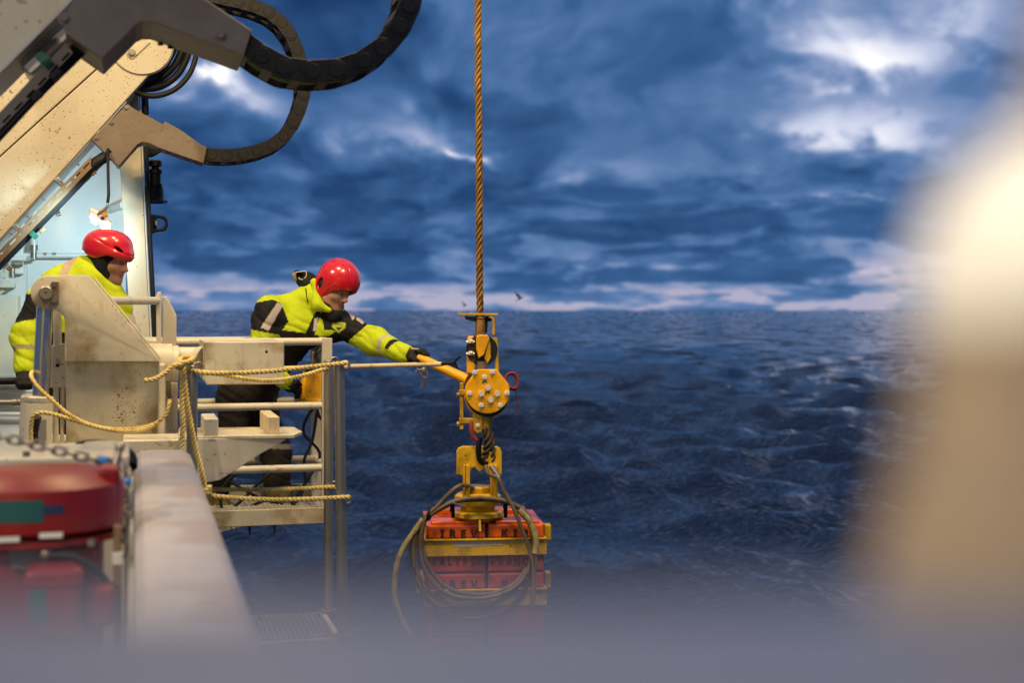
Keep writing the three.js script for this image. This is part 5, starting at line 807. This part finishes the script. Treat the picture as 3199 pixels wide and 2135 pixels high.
const HIVIS = [0.53, 0.65, 0.012], INK = [0.012, 0.011, 0.012], SILVER = [0.50, 0.44, 0.38], TROUSER = [0.02, 0.0165, 0.012], SKIN = [0.46, 0.23, 0.145], LIP = [0.36, 0.13, 0.095], BROW = [0.1, 0.055, 0.03], EYE_WHITE = [0.55, 0.5, 0.46], IRIS = [0.03, 0.035, 0.04];
const dirt = (c, x, y, z, amount = 0.35) => { const a = amount * 0.55; const n = noise3(x * 23, y * 23, z * 23) * 0.6 + noise3(x * 70 + 9, y * 70, z * 70) * 0.4, s = a * smoothstep(n, 0.5, 0.8); return [lerp(c[0], 0.12, s), lerp(c[1], 0.1, s), lerp(c[2], 0.02, s)]; };
const mCloth = new THREE.MeshPhysicalMaterial({ vertexColors: true, roughness: 0.72, specularIntensity: 0.45 }), mSkin = std({ vertexColors: true, roughness: 0.55 });
// head in its own frame: x forward, y up, z to its right
function headGeo() {
  const E = (x, y, z, cx, cy, cz, rx, ry, rz) => { const a = (x - cx) / rx, b = (y - cy) / ry, c = (z - cz) / rz, l = Math.hypot(a, b, c); return (l - 1) * Math.min(rx, ry, rz); };
  const cap = (x, y, z, ax, ay, az, bx, by, bz, ra, rb) => { const dx = bx - ax, dy = by - ay, dz = bz - az, t = clamp(((x - ax) * dx + (y - ay) * dy + (z - az) * dz) / (dx * dx + dy * dy + dz * dz), 0, 1); return Math.hypot(x - ax - dx * t, y - ay - dy * t, z - az - dz * t) - ra - (rb - ra) * t; };
  const fn = (x, y, z) => {
    let d = E(x, y, z, -0.005, 0.03, 0, 0.098, 0.1, 0.077);
    d = smin(d, E(x, y, z, 0.03, -0.045, 0, 0.066, 0.08, 0.06), 0.05);
    d = smin(d, cap(x, y, z, 0.03, -0.09, 0, 0.072, -0.104, 0, 0.034, 0.024), 0.04);                 // chin
    const az = Math.abs(z);
    d = smin(d, cap(x, y, az, 0.01, -0.062, 0.055, 0.058, -0.098, 0.02, 0.022, 0.018), 0.03);          // jaw
    d = smin(d, cap(x, y, az, 0.062, -0.022, 0.04, 0.052, -0.028, 0.052, 0.02, 0.018), 0.03);          // cheek
    d = smin(d, cap(x, y, az, 0.088, 0.024, 0.012, 0.074, 0.026, 0.044, 0.012, 0.01), 0.016);          // brow
    d = Math.max(d, -smin(E(x, y, az, 0.098, 0.006, 0.03, 0.016, 0.011, 0.017), 1, 0.01));             // eye hollow
    d = smin(d, E(x, y, az, 0.076, 0.004, 0.03, 0.0145, 0.0125, 0.0145), 0.004);                       // eyeball
    d = smin(d, cap(x, y, z, 0.092, 0.012, 0, 0.115, -0.03, 0, 0.0085, 0.0125), 0.012);               // nose
    d = smin(d, cap(x, y, az, 0.104, -0.034, 0.008, 0.1, -0.036, 0.013, 0.009, 0.0075), 0.008);
    d = smin(d, cap(x, y, az, 0.096, -0.059, 0, 0.085, -0.062, 0.02, 0.0065, 0.0045), 0.008);          // lips
    d = smin(d, cap(x, y, az, 0.094, -0.072, 0, 0.083, -0.069, 0.018, 0.0075, 0.005), 0.008);
    d = smin(d, E(x, y, az, -0.005, -0.005, 0.08, 0.02, 0.032, 0.01), 0.01);                           // ear
    d = smin(d, cap(x, y, z, -0.02, -0.08, 0, -0.045, -0.19, 0, 0.056, 0.06), 0.04);                   // neck
    return d;
  };
  const g = surfaceNets(fn, V(-0.14, -0.26, -0.12), V(0.15, 0.15, 0.12), 0.0042), p = g.attributes.position, col = new Float32Array(p.count * 3);
  for (let i = 0; i < p.count; i++) {
    const x = p.getX(i), y = p.getY(i), z = Math.abs(p.getZ(i)); let c = SKIN; const n = noise3(x * 60, y * 60, p.getZ(i) * 60);
    c = [c[0] * (0.9 + 0.2 * n), c[1] * (0.88 + 0.22 * n), c[2] * (0.88 + 0.22 * n)];
    if (x > 0.06 && y < -0.053 && y > -0.079 && z < 0.024) c = Math.abs(y + 0.0655) < 0.0022 ? [0.06, 0.02, 0.016] : LIP;
    else if (x > 0.06 && y < -0.045) c = [c[0] * 0.8, c[1] * 0.82, c[2] * 0.86];                        // stubble
    if (x > 0.05 && y > 0.024 && y < 0.034 && z > 0.012 && z < 0.05) c = BROW;
    const ez = (z - 0.03) / 0.0125, ey = (y - 0.004) / 0.0062; if (x > 0.07 && ez * ez + ey * ey < 1) c = Math.hypot(z - 0.031, y - 0.004) < 0.0058 ? IRIS : EYE_WHITE;
    if (x > 0.07 && Math.abs(z - 0.03) < 0.014 && y > 0.0095 && y < 0.013) c = [0.12, 0.06, 0.04];
    col.set(c, i * 3);
  }
  g.setAttribute('color', new THREE.BufferAttribute(col, 3)); return g;
}
const HEAD = headGeo();
const headFrame = (c, fwd, up) => { const f = fwd.clone().normalize(), r = f.clone().cross(up).normalize(), u = r.clone().cross(f); return new THREE.Matrix4().makeBasis(f, u, r).setPosition(c); };
const helmetRed = new THREE.MeshPhysicalMaterial({ color: new THREE.Color(0.62, 0.009, 0.012), roughness: 0.24, clearcoat: 0.8, clearcoatRoughness: 0.1 });
const helmetWorn = new THREE.MeshPhysicalMaterial({ map: paintTex([206, 22, 24], { mottle: 0.06, stain: 0.22, stainRGB: [176, 92, 84], speck: 90, speckRGB: [190, 130, 120], seed: 61, metres: 0.18 }), roughness: 0.3, clearcoat: 0.7, clearcoatRoughness: 0.15 });

// ---- man in the basket, leaning out and reaching for the tube
{
  const D = 8.55, o = PX(860, 1200, D), k = D / FOCAL, J = (px, py, z = 0) => PX(px, py, D - z).sub(o), XY = (x, y, z) => [MIDX + (x + o.x) * FOCAL / (D - z), HORIZON - (y + o.y - EYE) * FOCAL / (D - z)];
  const g = thing('person', 'worker in red ball helmet leaning out and reaching right', 'person', o);
  const limbs = [
    limb(J(775, 1205), J(905, 1035, 0.0), 0.15, 0.165, 'torso', 0.02), limb(J(850, 990, 0.1), J(1030, 1010, -0.06), 0.105, 0.105, 'torso', 0.016), limb(J(905, 1035, 0.05), J(1030, 1035, -0.01), 0.125, 0.075, 'torso', 0.016),
    limb(J(860, 965, 0.08), J(985, 940, -0.0), 0.07, 0.085, 'torso', 0.012), limb(J(975, 925, 0.01), J(1012, 945, 0.01), 0.09, 0.075, 'collar', 0.012),
    limb(J(838, 968, 0.15), J(812, 1105, 0.2), 0.082, 0.074, 'armR', 0.022), limb(J(812, 1105, 0.2), J(890, 1195, 0.2), 0.072, 0.05, 'armR2', 0.018),
    limb(J(1062, 1012, -0.04), J(1172, 1066, 0.1), 0.086, 0.075, 'armL', 0.022), limb(J(1172, 1066, 0.1), J(1266, 1108, 0.33), 0.076, 0.056, 'armL2', 0.022),
    limb(J(770, 1215, 0.06), J(790, 1215, -0.06), 0.155, 0.15, 'hips', 0.014), limb(J(735, 1250, 0.06), J(730, 1260, 0.0), 0.105, 0.105, 'hips', 0.014),
    limb(J(800, 1240, -0.06), J(862, 1410, -0.02), 0.115, 0.082, 'leg', 0.016), limb(J(862, 1410, -0.02), J(868, 1575, 0.02), 0.088, 0.078, 'leg', 0.014),
    limb(J(745, 1240, 0.08), J(712, 1410, 0.12), 0.112, 0.08, 'leg', 0.014), limb(J(712, 1410, 0.12), J(668, 1572, 0.1), 0.078, 0.07, 'leg', 0.012),
  ];
  const yel = [[[790, 900], [780, 968], [800, 946], [852, 936], [880, 950], [893, 985], [902, 1004], [882, 1032], [956, 1041], [966, 1018], [978, 990], [990, 970], [1010, 976], [1024, 962], [1040, 940], [1040, 860], [900, 860]], [[998, 994], [1008, 1000], [1012, 1030], [1050, 1034], [1068, 1006], [1058, 1030], [1026, 1052], [982, 1048]], [[1054, 985], [1064, 960], [1084, 950], [1080, 975], [1062, 1010]]];
  const sil = [[[868, 944], [884, 956], [840, 1034], [814, 1024]], [[982, 996], [994, 992], [990, 1036], [978, 1036]], [[1080, 958], [1092, 964], [1110, 990], [1102, 1002]], [[1118, 984], [1140, 1000], [1134, 1014], [1112, 998]]];
  const paint = (part, t, x, y, z) => {
    const [X, Y] = XY(x, y, z);
    if (part === 'leg' || part === 'hips') { const n = noise3(x * 40, y * 40, z * 40); if (part === 'leg' && Y > 1388 && Y < 1404 && X > 800) return SILVER.map((v) => v * 0.5); return TROUSER.map((v) => v * (0.8 + 0.6 * n)); }
    if (part === 'armL2') { if (t > 0.36 && t < 0.46) return SILVER; if (t > 0.62 && t < 0.74 && Y < 1092) return INK; return dirt(HIVIS, x, y, z); }
    if (part === 'armR2') return dirt(HIVIS, x, y, z);
    for (const s of sil) if (inPoly(s, X, Y) && z > -0.05) return SILVER;
    if (part === 'armL') return X - 1070 + (Y - 1065) * 1.15 > 20 && X > 1090 ? dirt(HIVIS, x, y, z) : INK;
    if (part === 'armR' && Y > 1043 - (X - 850) * -0.2) return dirt(HIVIS, x, y, z);
    if (part === 'collar') return X > 1006 && Y > 968 ? INK : dirt(HIVIS, x, y, z, 0.2);
    for (const s of yel) if (inPoly(s, X, Y)) return dirt(HIVIS, x, y, z, 0.25);
    return INK;
  };
  const body = skin(limbs, 0.006, 0.05, paint);
  const HM = headFrame(J(1040, 906, 0.03), V(0.82, -0.34, 0.46), V(0.3, 0.95, 0));
  obj('body', [body, HEAD.clone().applyMatrix4(HM)], mCloth, g, true);
  // helmet: open-face ball with ear port
  const hl = (x, y, z) => {      // in helmet frame, x forward
    let d = Math.hypot(x / 0.133, y / 0.13, z / 0.124) - 1; d *= 0.126;
    const az = Math.abs(z), ear = Math.hypot((x + 0.038) / 0.052, (y + 0.085) / 0.07, (az - 0.072) / 0.035) - 1; d = smin(d, ear * 0.035, 0.03);
    d = smin(d, (Math.hypot((x + 0.06) / 0.07, (y + 0.07) / 0.07, z / 0.095) - 1) * 0.07, 0.04);
    const cut = Math.hypot((x - 0.1) / 0.108, (y + 0.13) / 0.1, z / 0.13) - 1; d = Math.max(d, -cut * 0.1);
    d = Math.max(d, -(y + 0.148 + 0.1 * x));
    d = Math.max(d, -(Math.hypot(x - 0.0, y - 0.0, z) - 0.108) - (y < -0.12 ? 1 : 0) * 0);
    for (const r of [0.042, 0.058]) { const q = Math.abs(az - r); if (y > -0.02 && x > -0.12) d += 0.003 * Math.exp(-q * q / 0.000014); }
    const ep = Math.hypot((x + 0.04) / 0.02, (y + 0.055) / 0.036) - 1; if (az > 0.09) d = Math.max(d, -ep * 0.02 - (0.118 - az) * 0.0 - (az < 0.098 ? 1 : 0));
    return d;
  };
  const HC = J(1059, 874, 0.03), HH = headFrame(HC, V(0.82, -0.34, 0.46), V(0.3, 0.95, 0));
  const hg = surfaceNets(hl, V(-0.16, -0.17, -0.14), V(0.16, 0.15, 0.14), 0.0045).applyMatrix4(HH);
  const hm = obj('helmet', hg, helmetRed, g);
  obj('ear_pad', ball(V(-0.04, -0.055, 0.092), 0.024, 0.95, 1.6, 0.6).applyMatrix4(HH), M.rubber, hm);
  obj('liner', [surfaceNets((x, y, z) => Math.max(Math.hypot(x / 0.118, y / 0.116, z / 0.11) - 1, -(Math.hypot((x - 0.1) / 0.108, (y + 0.13) / 0.105, z / 0.13) - 1), -(y + 0.13), (Math.hypot(x / 0.1, y / 0.1, z / 0.095) - 1) * -1) * 0.1, V(-0.14, -0.15, -0.13), V(0.14, 0.14, 0.13), 0.006).applyMatrix4(HH)], M.black, hm);
  obj('chin_strap', tube([V(-0.02, -0.12, 0.085), V(0.02, -0.165, 0.07), V(0.05, -0.19, 0.03), V(0.05, -0.19, -0.03), V(0.02, -0.165, -0.07)].map((p) => p.applyMatrix4(HH)), 0.008, 20, 8), M.black, hm);
  // hood standing up behind the neck, black with pale lining
  const hood = skin([limb(J(930, 862, 0.0), J(960, 880, 0.0), 0.036, 0.05, 'h', 0.006), limb(J(960, 880, 0.0), J(990, 905, -0.03), 0.055, 0.06, 'h', 0.006), limb(J(955, 890, 0.05), J(964, 950, 0.09), 0.022, 0.012, 'h', 0.004)], 0.007, 0.03, (p, t, x, y, z) => (XY(x, y, z)[0] < 926 && XY(x, y, z)[1] > 850 ? [0.3, 0.27, 0.23] : INK), (d, x, y, z) => Math.max(d, -(Math.hypot((x - J(938, 862).x) / 0.026, (y - J(938, 862).y) / 0.024, (z - 0.05) / 0.05) - 1) * 0.024));
  const hd = obj('hood', hood, mCloth, g, true);
  obj('drawcord', tube([[926, 851], [940, 849], [954, 848], [958, 857], [954, 868], [942, 874], [932, 868]].map(([a, b]) => J(a, b, 0.055)), 0.0032, 30, 6), std({ color: 0xd8cba0, roughness: 0.8 }), hd);
  obj('zip_pull', tube([J(955, 900, 0.1), J(960, 935, 0.11), J(963, 946, 0.11)], 0.003, 10, 6), M.black, hd);
  // collar front: standing yellow flap and black throat
  const fl = skin([limb(J(984, 885, 0.06), J(992, 955, 0.1), 0.03, 0.03, 'c', 0.01), limb(J(992, 955, 0.1), J(1028, 970, 0.1), 0.03, 0.018, 'c', 0.008), limb(J(1070, 958, 0.0), J(1058, 1000, 0.02), 0.014, 0.022, 'c', 0.006)], 0.0075, 0.03, (p, t, x, y, z) => dirt(HIVIS, x, y, z, 0.2));
  obj('collar_flap', fl, mCloth, g, true);
  obj('throat_cloth', skin([limb(J(1018, 945, 0.03), J(1046, 985, 0.05), 0.06, 0.05, 'c', 0.008), limb(J(1012, 940, 0.07), J(1026, 955, 0.075), 0.03, 0.03, 'c', 0.004)], 0.0085, 0.03, () => INK), mCloth, g, true);
  // chest print
  const cv = document.createElement('canvas'); cv.width = 256; cv.height = 256; const c2 = cv.getContext('2d'); c2.fillStyle = '#c3cc16'; c2.fillRect(0, 0, 256, 256); c2.fillStyle = '#101010'; c2.strokeStyle = '#101010'; c2.fillRect(0, 0, 256, 36); c2.font = 'bold 50px sans-serif'; c2.fillText('FLADEN', 26, 88); c2.font = 'bold 24px sans-serif'; c2.fillText('RESCUE SYSTEM', 30, 118); c2.lineWidth = 9; c2.beginPath(); c2.moveTo(10, 40); c2.lineTo(14, 130); c2.lineTo(128, 246); c2.lineTo(244, 130); c2.lineTo(246, 40); c2.stroke(); c2.beginPath(); c2.moveTo(58, 136); c2.lineTo(198, 136); c2.lineTo(128, 212); c2.closePath(); c2.fill();
  const ct = new THREE.CanvasTexture(cv); ct.colorSpace = THREE.SRGBColorSpace;
  // the print lies on the chest: drop a grid onto the body surface
  const nrm = V(0.35, -0.45, 0.82).normalize(), N = 14, pos = [], uv = [], ix = [], ray = new THREE.Raycaster(), bm = new THREE.Mesh(body, new THREE.MeshBasicMaterial({ side: THREE.DoubleSide }));
  for (let j = 0; j <= N; j++) for (let i = 0; i <= N; i++) { const u = i / N, v = j / N, X = 1008 + 46 * u - 2 * v, Y = 1000 + 6 * u + 44 * v - 4 * u * v, s = J(X, Y, 0.5); ray.set(s, V(0, 0, -1)); const hit = ray.intersectObject(bm)[0]; const p = hit ? hit.point : J(X, Y, 0.05); pos.push(p.x, p.y, p.z + 0.004); uv.push(u, 1 - v); }
  for (let j = 0; j < N; j++) for (let i = 0; i < N; i++) { const a = j * (N + 1) + i, b = a + 1, c = a + N + 1, d = c + 1; const w = (j + 0.5) / N, q = Math.abs((i + 0.5) / N - 0.5); if (w > 0.5 && q > 0.5 * (1 - (w - 0.5) * 1.95)) continue; ix.push(a, c, b, b, c, d); }
  const pg = new THREE.BufferGeometry(); pg.setAttribute('position', new THREE.Float32BufferAttribute(pos, 3)); pg.setAttribute('uv', new THREE.Float32BufferAttribute(uv, 2)); pg.setIndex(ix); pg.computeVertexNormals();
  const pr = obj('chest_print', pg, std({ map: ct, roughness: 0.6, side: THREE.DoubleSide }), g, true); pr.userData.label = 'black rescue logo with triangle on yellow';
  // gloves
  const GL = [0.016, 0.014, 0.011], gp2 = (p, t, x, y, z) => { const n = noise3(x * 90, y * 90, z * 90); return GL.map((v) => v * (0.7 + 0.9 * n)); };
  const hand = [limb(J(1262, 1106, 0.32), J(1282, 1108, 0.35), 0.044, 0.036, 'g'), limb(J(1282, 1104, 0.35), J(1304, 1104, 0.37), 0.034, 0.027, 'g'), limb(J(1284, 1118, 0.36), J(1300, 1116, 0.39), 0.026, 0.02, 'g')];
  for (let i = 0; i < 4; i++) { const z = 0.338 + i * 0.0215, l = [0, 4, 3, -3][i]; hand.push(limb(J(1302, 1098 + (i === 0 ? 3 : 0), z), J(1318 + l, 1096 + i * 1.2, z + 0.006), 0.0115, 0.0105, 'g'), limb(J(1318 + l, 1096 + i * 1.2, z + 0.006), J(1330 + l, 1105 + i * 0.8, z + 0.01), 0.0105, 0.0095, 'g'), limb(J(1330 + l, 1105 + i * 0.8, z + 0.01), J(1335 + l, 1114, z + 0.008), 0.0095, 0.0085, 'g')); }
  hand.push(limb(J(1283, 1118, 0.39), J(1297, 1126, 0.425), 0.014, 0.012, 'g'), limb(J(1297, 1126, 0.425), J(1308, 1130, 0.42), 0.012, 0.01, 'g'));
  obj('glove', skin(hand, 0.0042, 0.012, (p, t, x, y, z) => { const [X, Y] = XY(x, y, z); return X > 1284 && X < 1308 && Y < 1092 ? [0.5, 0.32, 0.03] : gp2(p, t, x, y, z); }), mCloth, g, true);
  const h2 = [limb(J(892, 1196, 0.2), J(906, 1206, 0.19), 0.04, 0.036, 'g'), limb(J(906, 1206, 0.19), J(922, 1212, 0.17), 0.036, 0.03, 'g')];
  for (let i = 0; i < 4; i++) h2.push(limb(J(918 + i, 1202 + i * 8, 0.16), J(934 - i, 1206 + i * 9, 0.145), 0.0125, 0.011, 'g'), limb(J(934 - i, 1206 + i * 9, 0.145), J(938 - i * 2, 1216 + i * 8, 0.125), 0.011, 0.01, 'g'), limb(J(938 - i * 2, 1216 + i * 8, 0.125), J(930 - i * 2, 1222 + i * 7, 0.11), 0.01, 0.009, 'g'));
  h2.push(limb(J(912, 1200, 0.2), J(930, 1196, 0.2), 0.014, 0.012, 'g'), limb(J(930, 1196, 0.2), J(940, 1203, 0.185), 0.012, 0.01, 'g'));
  obj('glove', skin(h2, 0.0045, 0.012, (p, t, x, y, z) => { const [X, Y] = XY(x, y, z); return Y > 1212 && Y < 1218 && X < 905 ? HIVIS : gp2(p, t, x, y, z); }), mCloth, g, true);
  const boot = (ax, ay, z, dx) => obj('boot', [skin([limb(J(ax, ay - 30, z), J(ax, ay + 12, z), 0.084, 0.072, 'b', 0.004), limb(J(ax - 6, ay + 20, z), J(ax + dx * 0.55, ay + 20, z + 0.02), 0.056, 0.05, 'b'), limb(J(ax + dx * 0.55, ay + 22, z + 0.02), J(ax + dx, ay + 26, z + 0.03), 0.048, 0.038, 'b')], 0.008, 0.04, (p, t, x, y, zz) => { const n = noise3(x * 30, y * 30, zz * 30); return [0.16 * (0.6 + 0.8 * n), 0.12 * (0.6 + 0.8 * n), 0.035]; }, (d, x, y, zz) => Math.max(d, J(0, ay + 42).y - y))], mCloth, g, true);
  boot(872, 1576, 0.02, 78); boot(668, 1574, 0.1, 60);
}
// ---- man behind the pedestal, looking down
{
  const D = 7.8, o = PX(250, 1000, D), k = D / FOCAL, J = (px, py, z = 0) => PX(px, py, D - z).sub(o), XY = (x, y, z) => [MIDX + (x + o.x) * FOCAL / (D - z), HORIZON - (y + o.y - EYE) * FOCAL / (D - z)];
  const g = thing('person', 'worker in scuffed red helmet and black balaclava bent behind the pedestal', 'person', o);
  const foot = 1826;
  const limbs = [
    limb(J(235, 1160), J(250, 960), 0.16, 0.17, 'torso', 0.018), limb(J(185, 900, 0.05), J(285, 885, 0.02), 0.115, 0.125, 'torso', 0.014), limb(J(250, 960), J(335, 960, 0.0), 0.16, 0.125, 'torso', 0.018), limb(J(205, 865, 0.0), J(262, 850, 0.0), 0.066, 0.085, 'torso', 0.01), limb(J(280, 855, 0.02), J(345, 905, 0.02), 0.085, 0.06, 'collar', 0.012),
    limb(J(130, 940, 0.16), J(84, 1050, 0.22), 0.084, 0.08, 'armR', 0.02), limb(J(84, 1050, 0.22), J(78, 1152, 0.3), 0.076, 0.052, 'armR2', 0.022),
    limb(J(352, 950, -0.06), J(396, 1060, -0.02), 0.085, 0.078, 'armL', 0.018), limb(J(396, 1060, -0.02), J(430, 1150, 0.06), 0.074, 0.055, 'armL2', 0.018),
    limb(J(225, 1190, 0.08), J(255, 1190, -0.08), 0.15, 0.15, 'leg', 0.012), limb(J(225, 1200, 0.09), J(240, 1480, 0.1), 0.11, 0.085, 'leg', 0.012), limb(J(240, 1480, 0.1), J(225, foot - 50, 0.08), 0.085, 0.07, 'leg', 0.012), limb(J(262, 1200, -0.09), J(290, 1480, -0.1), 0.11, 0.085, 'leg', 0.012), limb(J(290, 1480, -0.1), J(275, foot - 50, -0.1), 0.085, 0.07, 'leg', 0.012)];
  const paint = (part, t, x, y, z) => {
    const [X, Y] = XY(x, y, z);
    if (part === 'leg') return TROUSER;
    if (inPoly([[224, 795], [246, 800], [224, 832], [208, 872], [186, 872], [192, 836], [206, 812]], X, Y)) return [0.5, 0.38, 0.27];
    if (part === 'armR') return t < 0.66 - (X - 90) * 0.004 && Y > 918 && X < 140 ? INK : dirt(HIVIS, x, y, z, 0.3);
    if (part === 'armR2') return t > 0.42 && t < 0.56 ? [0.34, 0.3, 0.14] : dirt(HIVIS, x, y, z, 0.4);
    if (part === 'armL' || part === 'armL2') return X > 402 - (Y < 1000 ? 6 : 0) && Y > 950 ? SILVER : Y > 952 ? INK : dirt(HIVIS, x, y, z, 0.4);
    return Y > 1040 ? INK : dirt(HIVIS, x, y, z, 0.3);
  };
  const HM = headFrame(J(340, 815, 0.02), V(0.93, -0.2, 0.24), V(0.2, 0.97, 0));
  obj('body', [skin(limbs, 0.0068, 0.05, paint), HEAD.clone().applyMatrix4(HM)], mCloth, g, true);
  // helmet: low shell with a peak over the brow and an arch over the ear
  const HC = J(338, 776, 0.02), HH = headFrame(HC, V(0.95, -0.12, 0.22), V(0.12, 0.98, 0));
  const sh = (x, y, z) => {
    const pw = (v) => Math.pow(Math.abs(v), 2.35), e = (rx, ry, rz) => (Math.pow(pw((x + 0.002) / rx) + pw(y / ry) + pw(z / rz), 1 / 2.35) - 1) * Math.min(rx, ry, rz), az = Math.abs(z);
    let d = e(0.134, 0.104, 0.115); d = smin(d, (Math.hypot((x - 0.06) / 0.085, (y + 0.03) / 0.04, z / 0.085) - 1) * 0.04, 0.03);
    const rim = -0.05 - 0.012 * Math.cos((x + 0.02) * 34) + (x > 0.04 ? -(x - 0.04) * 0.14 : 0) + (x < -0.09 ? 0.01 : 0);
    d = Math.max(d, rim - y); d = Math.max(d, -e(0.126, 0.088, 0.102));
    d += 0.0022 * Math.exp(-Math.pow(y - 0.035 + 0.42 * x, 2) / 0.00002);
    const v = Math.hypot((x - 0.105) / 0.022, (y + 0.0 + 0.6 * (x - 0.105)) / 0.008) - 1; if (az > 0.03) d = Math.max(d, -v * 0.008);
    const v2 = Math.hypot((x + 0.125) / 0.012, (y + 0.008) / 0.009) - 1; if (az > 0.02) d = Math.max(d, -v2 * 0.008);
    return d;
  };
  const hm = obj('helmet', surfaceNets(sh, V(-0.17, -0.09, -0.14), V(0.18, 0.13, 0.14), 0.0042).applyMatrix4(HH), helmetWorn, g);
  obj('liner', surfaceNets((x, y, z) => Math.max((Math.hypot(x / 0.126, y / 0.088, z / 0.102) - 1) * 0.09, -y - 0.052), V(-0.15, -0.08, -0.13), V(0.15, 0.11, 0.13), 0.006).applyMatrix4(HH), M.black, hm);
  // balaclava: covers skull, ear, jaw; open over the face
  const bal = surfaceNets((x, y, z) => { let d = (Math.hypot((x + 0.012) / 0.104, (y - 0.015) / 0.118, z / 0.09) - 1) * 0.09; d = smin(d, (Math.hypot((x - 0.012) / 0.066, (y + 0.07) / 0.07, z / 0.076) - 1) * 0.07, 0.04); const t = clamp((-y - 0.08) / 0.12, 0, 1); d = smin(d, Math.hypot(x + 0.02 + 0.02 * t, z) - 0.074 + (y < -0.22 || y > -0.05 ? 0.2 : 0), 0.03); d = smin(d, (Math.hypot((x - 0.0) / 0.034, (y + 0.012) / 0.04, (Math.abs(z) - 0.084) / 0.016) - 1) * 0.016, 0.02); const face = (Math.hypot((x - 0.1) / 0.068, (y + 0.04) / 0.1, z / 0.07) - 1) * 0.06; return Math.max(d, -face); }, V(-0.14, -0.25, -0.12), V(0.12, 0.15, 0.12), 0.006).applyMatrix4(HM);
  obj('balaclava', bal, std({ color: 0x0d0c0d, roughness: 0.9 }), g);
  const GL = [0.014, 0.013, 0.013], hand = [limb(J(78, 1158, 0.3), J(78, 1178, 0.32), 0.05, 0.042, 'g'), limb(J(80, 1178, 0.31), J(84, 1192, 0.34), 0.04, 0.034, 'g')];
  for (let i = 0; i < 4; i++) hand.push(limb(J(64 + i * 11, 1186, 0.375), J(63 + i * 11, 1202, 0.385), 0.0125, 0.0115, 'g'), limb(J(63 + i * 11, 1202, 0.385), J(62 + i * 11, 1211, 0.36), 0.0115, 0.0105, 'g'), limb(J(62 + i * 11, 1211, 0.36), J(62 + i * 11, 1208, 0.335), 0.0105, 0.0095, 'g'));
  hand.push(limb(J(62, 1178, 0.35), J(52, 1190, 0.37), 0.014, 0.012, 'g'), limb(J(52, 1190, 0.37), J(54, 1203, 0.375), 0.012, 0.01, 'g'));
  obj('glove', skin(hand, 0.0045, 0.012, (p, t, x, y, z) => { const n = noise3(x * 90, y * 90, z * 90); return GL.map((v) => v * (0.7 + 0.9 * n)); }), mCloth, g, true);
  const h2 = [limb(J(430, 1150, 0.06), J(442, 1190, 0.1), 0.05, 0.038, 'g')]; for (let i = 0; i < 4; i++) h2.push(limb(J(436 + i * 7, 1190, 0.1), J(440 + i * 7, 1214, 0.11), 0.012, 0.01, 'g'), limb(J(440 + i * 7, 1214, 0.11), J(438 + i * 7, 1230, 0.09), 0.01, 0.009, 'g')); h2.push(limb(J(438, 1180, 0.12), J(430, 1205, 0.14), 0.013, 0.01, 'g'));
  obj('glove', skin(h2, 0.005, 0.012, () => GL), mCloth, g, true);
  for (const [x, z] of [[225, 0.08], [275, -0.1]]) obj('boot', skin([limb(J(x, foot - 70, z), J(x, foot - 30, z), 0.08, 0.07, 'b'), limb(J(x, foot - 26, z), J(x + 70, foot - 22, z + 0.02), 0.055, 0.04, 'b')], 0.009, 0.04, () => [0.12, 0.09, 0.04], (d, xx, y, zz) => Math.max(d, J(0, foot).y - y)), mCloth, g, true);
  const t = thing('steel_pinch_bar', 'black and steel bar held in the black glove beside the ram', 'bar', null);
  obj('black_sleeve', cyl(PX(-80, 1194, 7.47), PX(56, 1191, 7.47), 0.019, 0.019, 20), M.black, t);
  obj('collar', cyl(PX(53, 1191, 7.47), PX(60, 1191, 7.47), 0.0225, 0.0225, 20), M.rubber, t);
  obj('steel_end', cyl(PX(58, 1191, 7.47), PX(140, 1189, 7.47), 0.0165, 0.0165, 20), M.stainless, t);
}
renderer.render(scene, camera);
